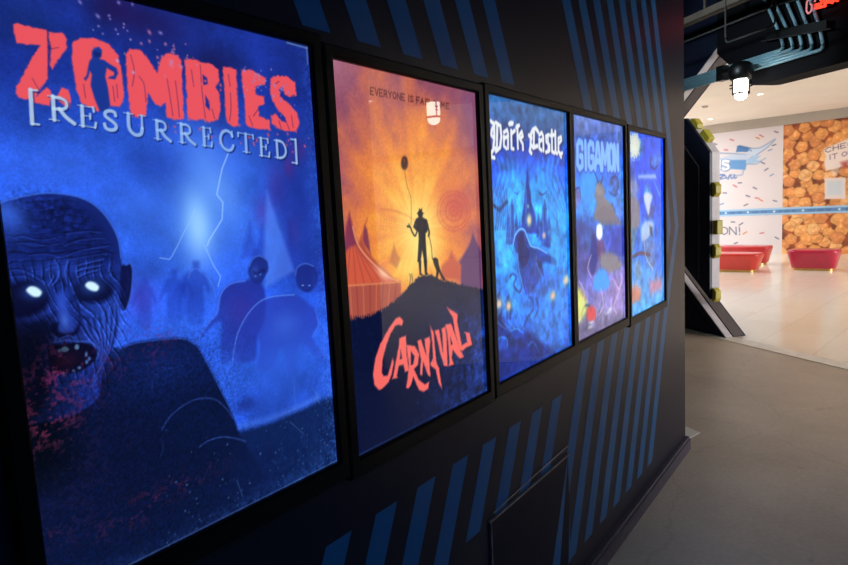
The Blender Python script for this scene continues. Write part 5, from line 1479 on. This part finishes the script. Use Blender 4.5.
me = bpy.data.meshes.new('wall_left'); bm.normal_update()
for f in bm.faces:
    if f.material_index == 1 and f.normal.y > 0: f.normal_flip()
bm.to_mesh(me); bm.free()
tag(link('wall_left', me, [M['wall'], M['stripe']]), 'charcoal wall painted with slanting blue stripes', 'wall', kind='structure')

bm = bmesh.new()
box(bm, (-3.2, WY - .035, 0), (WEND + .002, WY, .083), 0)
bmesh.ops.bevel(bm, geom=[e for e in bm.edges if all(v.co.z > .08 and v.co.y < WY - .03 for v in e.verts)], offset=.012, segments=3, affect='EDGES')
tag(bobj('baseboard_left', bm, M['base']), 'dark grey skirting along the poster wall', 'baseboard', kind='structure')

# hatch in the wall
root = tag(empty('access_hatch', (1.64, WY, .083)), 'plain dark access hatch low in the striped wall', 'hatch')
bm = bmesh.new(); box(bm, (1.645, WY - .006, .1), (2.27, WY - .0012, .643), 0)
K = 1.0204                      # the first two long stripes run on across the hatch
for d1, zt_ in ((2.343, .665), (2.5215, .42)):
    q = []
    for z, side in ((.215, 0), (.215, 1), (zt_, 1), (zt_, 0)):
        x = d1 - .45 * (.928 - z) + side * .088
        q.append((min(x * K, 2.2695), WY - .0064, min(1.66 + (z - 1.66) * K, .6425)))
    f = prism(bm, q, (0, .0003, 0), 1)
sub(bobj('hatch_panel', bm, [M['plate'], M['stripe']]), root)
bm = bmesh.new()
box(bm, (1.632, WY - .010, .643), (2.278, WY - .0012, .650))
box(bm, (1.640, WY - .008, .1), (1.645, WY - .0012, .643))
o = sub(bobj('hatch_edge', bm, M['edge']), root); o['label'] = 'scuffed metal edge strip'
bm = bmesh.new(); tube(bm, [(1.66, WY - .008, .668), (1.95, WY - .006, .676), (2.27, WY - .006, .684)], .0016, 6)
sub(bobj('edge_wire', bm, M['edge']), root)

# rest of the hall: closed and dark
for nm, a, b in (('wall_back', (-3.3, -6.2, 0), (-3.2, WY + .26, HC)), ('wall_right', (-3.3, -6.3, 0), (3.3, -6.2, HC)), ('wall_corridor', (4.2, 3.6, 0), (10.4, 3.7, HC)), ('wall_passage', (4.1, WY + .26, 0), (4.2, 3.6, HC))):
    bm = bmesh.new(); box(bm, a, b)
    tag(bobj(nm, bm, M['dark']), None, None, kind='structure')
bm = bmesh.new(); prism(bm, [thr(JAMB, -.02), thr(7.6, -.02), thr(7.6, .3), thr(JAMB, .3)], (0, 0, HC))
tag(bobj('wall_jamb', bm, M['dark']), None, None, kind='structure')

# ------------------------------------------------------------------ posters in light boxes
POSTERS = [('zombies', .3457, 2.0208, 440, 660, 'large blue back-lit poster with coral word ZOMBIES and a glowing-eyed bald ghoul', .010),
           ('carnival', 1.0194, 2.0062, 300, 450, 'orange sunset back-lit poster with dark hill, lone figure and slanted word CARNIVAL', 0),
           ('castle', 1.6937, 2.0132, 220, 330, 'blue back-lit poster with white blackletter words Dark Castle above a spired castle', .004),
           ('gigamon', 2.3513, 2.0147, 160, 240, 'blue and violet back-lit poster with pale blue block word GIGAMON', .004),
           ('blue', 3.0348, 2.0012, 150, 225, 'bright blue back-lit poster without a title, at the far end of the row', 0)]
PW, PH = .6096, .9144
for key, x, zt, nx, ny, label, up in POSTERS:
    zb = zt - PH; xr = x + PW
    root = tag(empty('poster_lightbox', (x + PW / 2, WY, zb - .045)), label, 'poster', 'light box posters in a row on the striped wall')
    fl, ft, fb = .0300, .0290, .044
    bm = bmesh.new()
    yb, yf = WY - .0005, -.013
    o_ = [(x - fl, zb - fb), (xr + fl, zb - fb), (xr + fl, zt + ft), (x - fl, zt + ft)]
    i_ = [(x - .004, zb - .004), (xr + .004, zb - .004), (xr + .004, zt + .004), (x - .004, zt + .004)]
    e_ = [(x, zb), (xr, zb), (xr, zt), (x, zt)]
    def ring(p, y): return [bm.verts.new((a, y, b)) for a, b in p]
    r0 = ring(o_, yb); r1 = ring(o_, yf + .004)
    m_ = [(a + (.004 if a < x + .3 else -.004), b + (.004 if b < zb + .3 else -.004)) for a, b in o_]
    r2 = ring(m_, yf); r3 = ring(i_, yf); r4 = ring(e_, yf + .005); r5 = ring(e_, .004)
    for A, B_ in ((r0, r1), (r1, r2), (r2, r3), (r3, r4), (r4, r5)):
        for i in range(4): bm.faces.new((A[i], A[(i + 1) % 4], B_[(i + 1) % 4], B_[i]))
    bm.faces.new(r5)
    bm.faces.new(r0[::-1])
    fo = sub(bobj('frame', bm, M['frame']), root)
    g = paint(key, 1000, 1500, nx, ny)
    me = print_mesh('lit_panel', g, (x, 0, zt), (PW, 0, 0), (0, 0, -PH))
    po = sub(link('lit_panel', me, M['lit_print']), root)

# ------------------------------------------------------------------ caged jar lamps
def jar_lamp(loc, label, k=1.0, top=None, arm=None):
    root = tag(empty('jar_lamp', loc), label, 'lamp', 'caged jar lamps')
    c = tuple(loc)
    bm = bmesh.new()
    lathe(bm, [(r * k, z * k) for r, z in [(0, .132), (.03, .130), (.055, .122), (.073, .106), (.082, .082), (.084, .052), (.080, .028), (.070, .008), (.054, .002), (.045, .012), (0, .014)]], c)
    sub(bobj('lamp_cap', bm, M['black'], smooth=True), root)
    bm = bmesh.new()
    lathe(bm, [(r * k, z * k) for r, z in [(.040, .012), (.043, 0), (.043, -.05), (.043, -.082), (.041, -.104), (.034, -.122), (.017, -.134), (0, -.138)]], c)
    j = sub(bobj('glass_jar', bm, M['jar'], smooth=True), root); j['label'] = 'glowing white glass jar'
    bm = bmesh.new()
    tube(bm, [(c[0] + .051 * k * math.cos(2 * PI * i / 32), c[1] + .051 * k * math.sin(2 * PI * i / 32), c[2] - .090 * k) for i in range(33)], .0075 * k, 6, False)
    ax = Vector((R_.x, R_.y, 0)).normalized()
    for s_ in (-1, 1):
        p = Vector(c) + ax * s_ * .060 * k
        tube(bm, [p + Vector((0, 0, .01 * k)), p + Vector((0, 0, -.092 * k))], .0045 * k, 6)
        for z in (-.026, -.046):
            tube(bm, [Vector(c) + ax * s_ * .050 * k + Vector((0, 0, z * k)), Vector(c) + ax * s_ * .080 * k + Vector((0, 0, (z + .008 * s_) * k))], .0055 * k, 6)
    sub(bobj('wire_cage', bm, M['cage']), root)
    bm = bmesh.new()
    if top:
        tube(bm, [(c[0], c[1], c[2] + .1 * k), (c[0], c[1], top)], .010, 10)
        lathe(bm, [(0, 0), (.05, 0), (.05, -.03), (.012, -.045), (0, -.045)], (c[0], c[1], top), 18)
        sub(bobj('drop_rod', bm, M['black']), root)
    else:
        tube(bm, bend([Vector(c) + Vector((0, 0, .06 * k)), Vector(c) * .25 + Vector(arm) * .75 + Vector((0, 0, .05)), arm], .05), .028, 10)
        prism(bm, [Vector(arm) + T * a + Vector((0, 0, b)) for a, b in ((-.05, -.075), (.05, -.075), (.05, .085), (-.05, .085))], NB * .085)
        sub(bobj('mount_arm', bm, M['black']), root)
    return root
jar_lamp((3.371, -1.366, 2.3604), 'lit jar lamp mirrored in the acrylic of the orange CARNIVAL poster', 1.0, HC)

# ------------------------------------------------------------------ portal at the threshold
FOOT = Vector((7.857, .416, 0))
def PT(s, z, d=0):
    p = FOOT + T * s + NB * d
    return Vector((p.x, p.y, z))

VX = (-2.2, 1.9)              # left corner of the hexagonal opening
UPX = (.16, 3.575)
bm = bmesh.new()
# dark surround panel left of the opening, lower and upper half
prism(bm, [PT(0, 0), PT(*VX), PT(-3.4, 1.9), PT(-3.4, 0)], NB * .28)
prism(bm, [PT(*VX), PT(-.06, 3.42), PT(-.06, HC), PT(-3.4, HC), PT(-3.4, 1.9)], NB * .28)
root = tag(empty('hexagon_portal', FOOT), 'blue-black hexagonal portal surround with pale inner lining, at the mall threshold', 'portal')
sub(bobj('surround_panel', bm, M['portal']), root)
def strip(path, d0, d1, t, m, nm, lab=None):
    bm = bmesh.new()
    for (a, b) in zip(path, path[1:]):
        e = Vector((b[0] - a[0], b[1] - a[1])).normalized(); n = Vector((-e.y, e.x)) * t
        prism(bm, [PT(a[0], a[1], d0), PT(b[0], b[1], d0), PT(b[0] + n.x, b[1] + n.y, d0), PT(a[0] + n.x, a[1] + n.y, d0)], NB * (d1 - d0))
    o = sub(bobj(nm, bm, m), root)
    if lab: o['label'] = lab
lower = [VX, (0, 0)]; upper = [(-.06, 3.42), VX]
for path in (lower, upper):
    strip(path, -.02, .075, .012, M['lining'], 'inner_lining', 'pale grey lining strip')
    strip(path, .085, .235, .02, M['lining2'], 'rear_lining', 'mauve grey rear lining strip')
bm = bmesh.new()
for pts in ([(-.1, .02), (-.75, .56), (-1.5, .02)],):
    prism(bm, [PT(s - .12, z + .015, -.012) for s, z in pts], NB * .012)
sub(bobj('corner_facet', bm, M['portal']), root)

jar_lamp((7.3617, .2046, 2.8611), 'lit jar lamp in a wire cage fixed to the teal conduits', 1.47, None, PT(.06, 3.02, -.175))

# fascia above the opening
bm = bmesh.new()
prism(bm, [PT(-.136, 3.287, -.03), PT(.36, 2.838, -.03), PT(.45, 2.825, -.03), PT(JAMB - .1, 2.815, -.03), PT(JAMB - .1, HC, -.03), PT(-.136, HC, -.03)], NB * .3)
tag(bobj('trim_1', bm, M['ceil']), None, None, kind='structure')

# retracted sliding leaf with its yellow teeth
root = tag(empty('blast_door_leaf', PT(-.6, 0, .06)), 'dark sliding door leaf with yellow teeth on its pale edge, half hidden behind the wall', 'door leaf')
LS = -.03
LE = [(s + LS, z) for s, z in [(-.293, .42), (-.293, 2.20), (-.70, 2.66), (-1.6, 2.66), (-1.6, 1.55), (-1.56, 1.53)]]
bm = bmesh.new(); prism(bm, [PT(s, z, .04) for s, z in LE], NB * .035)
sub(bobj('leaf_panel', bm, M['portal']), root)
bm = bmesh.new()
IN = [(s + LS, z) for s, z in [(-.476, .66), (-.476, 2.04), (-.80, 2.40), (-1.5, 2.40)]]
tube(bm, [PT(s, z, .036) for s, z in IN], .008, 6)
sub(bobj('panel_molding', bm, M['lining2']), root)
bm = bmesh.new()
prism(bm, [PT(s + LS, z, .075) for s, z in [(-.293, .42), (-.293, 2.20), (-.70, 2.66), (-.74, 2.62), (-.34, 2.17), (-.34, .44)]], NB * .11)
edge = sub(bobj('leaf_edge', bm, M['lining']), root); edge['label'] = 'pale grey door edge'
def lug(s, z, ax, big=False):
    """a tooth: hexagonal block on the edge, long side along the edge"""
    bm = bmesh.new()
    ax = Vector(ax).normalized(); n = Vector((ax.y, -ax.x))
    h = .088 if not big else .085; d = .062 if not big else .07
    pts = [(-h, 0), (h, 0), (h, d * .35), (h * .55, d), (-h * .55, d), (-h, d * .35)]
    if big: pts = [(-h, -.05), (h, -.05), (h, d), (-h, d)]
    q = [(s + ax.x * a + n.x * b, z + ax.y * a + n.y * b) for a, b in pts]
    prism(bm, [PT(a + LS, b, .07 if not big else .085) for a, b in q], NB * .09)
    bmesh.ops.bevel(bm, geom=bm.edges[:], offset=.008, segments=1, affect='EDGES')
    o = bobj('tooth', bm, M['lug'], edge); o['label'] = 'yellow tooth'
for s, z in ((-.293, 1.755), (-.293, 1.01), (-.293, .47)): lug(s, z, (0, 1))
lug(-.293, 1.30, (0, 1), True)
lug(-.615, 2.565, (-.66, .75)); lug(-.46, 2.39, (-.66, .75), True)

# bundle of five conduits that turn up one after the other, and the rails that hold them
for k in range(5):
    zk = 3.096 - .0285 * k
    s1 = (.81, .925, 1.026, 1.134, 1.250)[k]
    top = Vector(((.622, 3.539), (.719, 3.528), (.848, 3.505), (.973, 3.484), (1.103, 3.469))[k])
    mid = Vector(((.765, 3.245), (.868, 3.23), (.98, 3.215), (1.085, 3.205), (1.203, 3.19))[k])
    end = mid + (top - mid) * ((HC - mid.y) / (top.y - mid.y))
    bm = bmesh.new()
    tube(bm, bend([PT(-1.5, zk, -.075), PT(s1, zk, -.075), PT(mid.x, mid.y, -.075), PT(end.x, end.y, -.075)], .055), .0165, 10)
    root = tag(empty('conduit', PT(-1.5, zk, -.075)), ('teal conduit that turns up first, topmost of the bundle', 'teal conduit second from the top of the bundle', 'teal conduit in the middle of the bundle of five', 'teal conduit second from the bottom of the bundle', 'teal conduit that turns up last, lowest of the bundle')[k], 'pipe', 'bent conduits above the portal')
    sub(bobj('conduit_pipe', bm, M['pipe'], smooth=True), root)
for a, b, h, lab in ((PT(.63, 3.225, -.12), PT(1.31, 3.140, -.12), .085, 'dark rail across the bent conduits'), (PT(.45, 3.56, -.12), PT(1.06, 3.50, -.12), .05, 'thin dark rail near the tops of the bent conduits')):
    bm = bmesh.new()
    prism(bm, [a, b, b + Vector((0, 0, h)), a + Vector((0, 0, h))], NB * .016)
    root = tag(empty('conduit_rail', a), lab, 'rail')
    sub(bobj('rail_bar', bm, M['black']), root)
    bm = bmesh.new(); tube(bm, [a + (a - b).normalized() * .05, b + (b - a).normalized() * .05], .008, 6)
    sub(bobj('rail_rod', bm, M['rod']), root)

# steel beam and thin rods under the ceiling
bm = bmesh.new()
a = thr(-2.4, -.7, 3.462); b = thr(JAMB - .2, -.7, 3.462)
prism(bm, [a, a + Vector((0, 0, .07)), b + Vector((0, 0, .07)), b], NB * .012)
prism(bm, [a, a + Vector((0, 0, .010)), b + Vector((0, 0, .010)), b], NB * .09)
for k in (-1.8, .2, 2.2, 4.0):
    tube(bm, [thr(k, -.66, 3.47), thr(k, -.66, HC)], .012, 6)
tag(bobj('ceiling_beam', bm, M['steel']), 'dull brown steel beam under the black ceiling', 'beam')
for j, (d, z, s0, s1) in enumerate(((-.7, 3.29, -2.2, 1.05), (-.7, 3.125, .52, 1.09))):
    bm = bmesh.new(); tube(bm, bend([thr(s0, d, HC), thr(s0, d, z), thr(s1, d, z), thr(s1, d, HC)], .05), .009, 8)
    tag(bobj('ceiling_rod', bm, M['rod']), ('thin dark hanger rod just below the brown ceiling beam', 'short thin dark hanger rod left of the conduit bends')[j], 'rod')

# neon sign, only its lower edge in the picture
root = tag(empty('neon_sign', PT(1.2, 3.4, -.12)), 'red neon lettering with a pink curl, cut by the top of the photo', 'neon sign')
def NP(s, z): return PT(s + .085, z - .055, -.14)
bm = bmesh.new()
for q in ([(1.085, 3.53), (1.035, 3.50), (1.03, 3.42), (1.05, 3.385), (1.085, 3.40), (1.09, 3.45), (1.07, 3.47)], [(1.09, 3.57), (1.12, 3.545), (1.13, 3.50), (1.115, 3.47)]):
    tube(bm, bend([NP(*p) for p in q], .012, 3), .008, 8)
o = sub(bobj('neon_curl', bm, M['neon_pink'], smooth=True), root); o['label'] = 'pink neon curl'
bm = bmesh.new()
for q in ([(1.125, 3.44), (1.18, 3.432), (1.195, 3.45), (1.18, 3.47)], [(1.125, 3.412), (1.23, 3.40)], [(1.215, 3.55), (1.225, 3.41)], [(1.245, 3.55), (1.255, 3.415)], [(1.265, 3.55), (1.27, 3.42), (1.30, 3.405)], [(1.30, 3.55), (1.305, 3.41)], [(1.33, 3.55), (1.345, 3.40)], [(1.36, 3.55), (1.38, 3.45), (1.40, 3.55)], [(1.42, 3.55), (1.425, 3.42)], [(1.45, 3.55), (1.46, 3.41), (1.50, 3.40)]):
    tube(bm, [NP(*p) for p in q], .013, 8)
o = sub(bobj('neon_letters', bm, M['neon'], smooth=True), root); o['label'] = 'red neon letters'
bm = bmesh.new(); prism(bm, [PT(1.0, 3.56, -.125), PT(1.7, 3.54, -.125), PT(1.7, 3.58, -.125), PT(1.0, 3.60, -.125)], NB * .095)
sub(bobj('sign_bracket', bm, M['black']), root)

# pale sheet on the floor just past the wall end
bm = bmesh.new()
prism(bm, [(4.53, -.003, .001), (4.604, .112, .001), (4.40, .30, .001), (4.23, .20, .001), (4.215, .08, .001)], (0, 0, .004))
tag(bobj('floor_sheet', bm, M['paper']), 'pale sheet lying on the concrete just past the wall end', 'sheet')

# ------------------------------------------------------------------ the mall beyond
HB = Vector((19.62153, -.28107, 0)); HD = Vector((-.146989, -.989138, 0)); HN = Vector((-.989138, .146989, 0))   # hoarding: base point, to the right, towards us
def HP(s, z, d=0):
    p = HB + HD * s + HN * d
    return Vector((p.x, p.y, z))
SB = -1.44389
MC = 3.785
bm = bmesh.new(); prism(bm, [thr(-9, .0), thr(20, .0), HP(24, 0), HP(-9.5, 0)], (0, 0, -.1))
tag(bobj('floor_mall', bm, M['tiles']), 'polished cream tile floor of the mall', 'floor', kind='structure')
bm = bmesh.new(); prism(bm, [thr(-9, .3, MC), thr(20, .3, MC), HP(24, MC), HP(-9.5, MC)], (0, 0, .1))
tag(bobj('ceiling_mall', bm, M['mall_ceil']), 'cream mall ceiling', 'ceiling', kind='structure')
bm = bmesh.new(); prism(bm, [HP(-9.5, 0, -.02), HP(24, 0, -.02), HP(24, 0, -.25), HP(-9.5, 0, -.25)], (0, 0, MC))
tag(bobj('wall_far', bm, M['mall_wall']), 'far mall wall behind the hoarding', 'wall', kind='structure')
bm = bmesh.new(); prism(bm, [HP(-9.5, 3.53, .06), HP(24, 3.53, .06), HP(24, MC, .06), HP(-9.5, MC, .06)], -HN * .08)
tag(bobj('trim_2', bm, M['hall_white']), None, None, kind='structure')
bm = bmesh.new(); prism(bm, [thr(-9, 0), HP(-9.5, 0), HP(-9.7, 0), thr(-9.2, 0)], (0, 0, MC))
tag(bobj('wall_mall_end', bm, M['mall_wall']), None, None, kind='structure')
bm = bmesh.new(); prism(bm, [thr(-.6, .0, .0005), thr(JAMB, .0, .0005), thr(JAMB, .2, .0005), thr(-.6, .2, .0005)], (0, 0, .004))
tag(bobj('trim_3', bm, M['trim']), None, None, kind='structure')

def hoard(key, s0, W, nx, ny, label, name='printed_hoarding', H=353, ztop=3.53, d=.012):
    root = tag(empty(name, HP(s0 + W / 200, ztop - H / 100)), label, 'hoarding' if H > 100 else 'banner')
    bm = bmesh.new(); prism(bm, [HP(s0, ztop - H / 100, -.015), HP(s0 + W / 100, ztop - H / 100, -.015), HP(s0 + W / 100, ztop, -.015), HP(s0, ztop, -.015)], HN * (d + .014))
    sub(bobj('board', bm, M['white']), root)
    g = paint(key, W, H, nx, ny)
    o_ = HP(s0, ztop, d); ex = HD * (W / 100); ez = Vector((0, 0, -H / 100))
    sub(link('print_sheet', print_mesh('print_sheet', g, o_, ex, ez), M['print']), root)
hoard('confetti', SB - 4.6, 460, 520, 400, 'white hoarding with blue ribbon mark, grey letters ON! and scattered confetti')
hoard('popcorn', SB, 460, 520, 400, 'hoarding printed with close-up orange popcorn and white CHECK IT OUT! lettering')
hoard('stripe', SB - 4.2, 900, 1000, 24, 'narrow light blue banner strip across both hoardings', 'banner_strip', 20, 1.285, .03)

def bench(name, c, L_, W_, hgt, m, label, rot):
    """solid seat: rounded tub, wider at the rim, on a brass plinth"""
    root = tag(empty(name, (c[0], c[1], 0)), label, 'bench', 'red mall benches')
    ca, sa = math.cos(rot), math.sin(rot)
    def ringp(l, w, z, n=40, ex=4.5):
        out = []
        for k in range(n):
            a = 2 * PI * k / n; x = abs(math.cos(a)) ** (2 / ex) * math.copysign(1, math.cos(a)) * l / 2; y = abs(math.sin(a)) ** (2 / ex) * math.copysign(1, math.sin(a)) * w / 2
            out.append((c[0] + x * ca - y * sa, c[1] + x * sa + y * ca, z))
        return out
    def loft(bm, rows):
        rs = [[bm.verts.new(p) for p in r] for r in rows]
        for A, B_ in zip(rs, rs[1:]):
            n = len(A)
            for k in range(n): bm.faces.new((A[k], A[(k + 1) % n], B_[(k + 1) % n], B_[k]))
        bm.faces.new(rs[0][::-1]); bm.faces.new(rs[-1])
    bm = bmesh.new()
    loft(bm, [ringp(L_ * .84, W_ * .78, .05), ringp(L_ * .86, W_ * .80, .06), ringp(L_ * .93, W_ * .90, hgt * .5), ringp(L_ * .985, W_ * .98, hgt * .8), ringp(L_, W_, hgt * .88), ringp(L_ * .995, W_ * .99, hgt * .95), ringp(L_ * .97, W_ * .95, hgt * .99), ringp(L_ * .9, W_ * .85, hgt), ringp(L_ * .4, W_ * .3, hgt * 1.005)])
    sub(bobj('seat_tub', bm, m, smooth=True), root)
    bm = bmesh.new(); loft(bm, [ringp(L_ * .80, W_ * .74, 0), ringp(L_ * .80, W_ * .74, .052)])
    o = sub(bobj('plinth', bm, M['gold']), root); o['label'] = 'brass coloured plinth'
red = seat_mat('red_seat_lacquer', rgb(206, 52, 44)); crim = seat_mat('crimson_seat_lacquer', rgb(190, 30, 66)); red2 = seat_mat('dull_red_seat_lacquer', rgb(196, 48, 52))
ra = math.atan2(HD.y, HD.x)
bench('mall_bench', (15.62, .09), .95, .60, .445, crim, 'crimson tub bench in front of the popcorn hoarding', ra)
bench('mall_bench', (15.18, 1.66), 1.32, .60, .41, red, 'nearer bright red tub bench beside the portal teeth', ra)
bench('mall_bench', (16.75, 1.62), 1.20, .60, .455, red2, 'farther red tub bench partly behind the nearer red one', ra)

# downlights and detector on the mall ceiling
for (x, y, lab) in ((15.09, 1.08, 'small lit downlight in the cream ceiling right of the jar lamp'), (18.51, 2.75, 'small lit downlight in the cream ceiling above the portal teeth')):
    root = tag(empty('ceiling_downlight', (x, y, MC)), lab, 'downlight', 'mall ceiling downlights')
    bm = bmesh.new(); lathe(bm, [(.055, 0), (.062, -.004), (.075, -.012), (.08, 0)], (x, y, MC), 24)
    sub(bobj('trim_ring', bm, M['white']), root)
    bm = bmesh.new(); lathe(bm, [(0, -.010), (.04, -.009), (.057, -.004)], (x, y, MC), 24)
    sub(bobj('lens', bm, M['downlight']), root)
bm = bmesh.new(); lathe(bm, [(.07, 0), (.07, -.02), (.045, -.045), (0, -.048)], (15.81, 2.32, MC), 24)
tag(bobj('smoke_detector', bm, M['hall_white'], smooth=True), 'small beige detector dome on the cream ceiling', 'detector')

# ------------------------------------------------------------------ light
def area(name, loc, rot, sx, sy, e, col):
    l = bpy.data.lights.new(name, 'AREA'); l.shape = 'RECTANGLE'; l.size = sx; l.size_y = sy; l.energy = e; l.color = col
    o = bpy.data.objects.new(name, l); o.location = loc; o.rotation_euler = rot; COL.objects.link(o)
    return o
WARM = (.95, .975, 1)
for i, (x, y) in enumerate(((12.6, 5.0), (15.4, 5.0), (18.4, 5.0), (13.5, 8.0), (17.0, 8.0))):  # area lights added out of view to brighten the mall
    area('unseen_mall_fill', (x, y, MC - .02), (0, 0, .15), 2.2, 2.0, 128, WARM)
for i, (x, y) in enumerate(((8.0, -8.0), (13.5, -13.5), (9.0, -13.0))):  # further added fill over the unseen right part of the mall
    area('unseen_mall_fill', (x, y, MC - .02), (0, 0, .15), 2.4, 2.4, 300, WARM)
area('unseen_side_fill', (12.5, -19.5, 2.0), (math.radians(90), 0, 0), 12, 3.4, 1800, (.95, .975, 1))  # big unseen light added to even out the mall and feed wall reflections
# dim blue ambient of the hall, from an unseen area light
area('hall_blue_wash', (.6, -3.6, HC - .05), (math.radians(-12), 0, 0), 3.2, 1.6, 80, (.10, .44, 1))
l = bpy.data.lights.new('conduit_fill_spot', 'SPOT'); l.energy = 130; l.color = (.74, .92, 1); l.spot_size = math.radians(62); l.spot_blend = .6; l.shadow_soft_size = .06  # spot added behind the wall end to brighten the conduits
o = bpy.data.objects.new('conduit_fill_spot', l); o.location = (5.5, 1.0, 3.3); COL.objects.link(o)
o.rotation_euler = (PT(.35, 3.25, -.1) - o.location).to_track_quat('-Z', 'Y').to_euler()

w = bpy.data.worlds.new('world'); SC.world = w; w.use_nodes = True
w.node_tree.nodes['Background'].inputs[0].default_value = (.012, .014, .02, 1); w.node_tree.nodes['Background'].inputs[1].default_value = 1

vs = SC.view_settings
vs.view_transform = 'Standard'; vs.look = 'None'; vs.exposure = 0; vs.gamma = 1; vs.use_curve_mapping = False
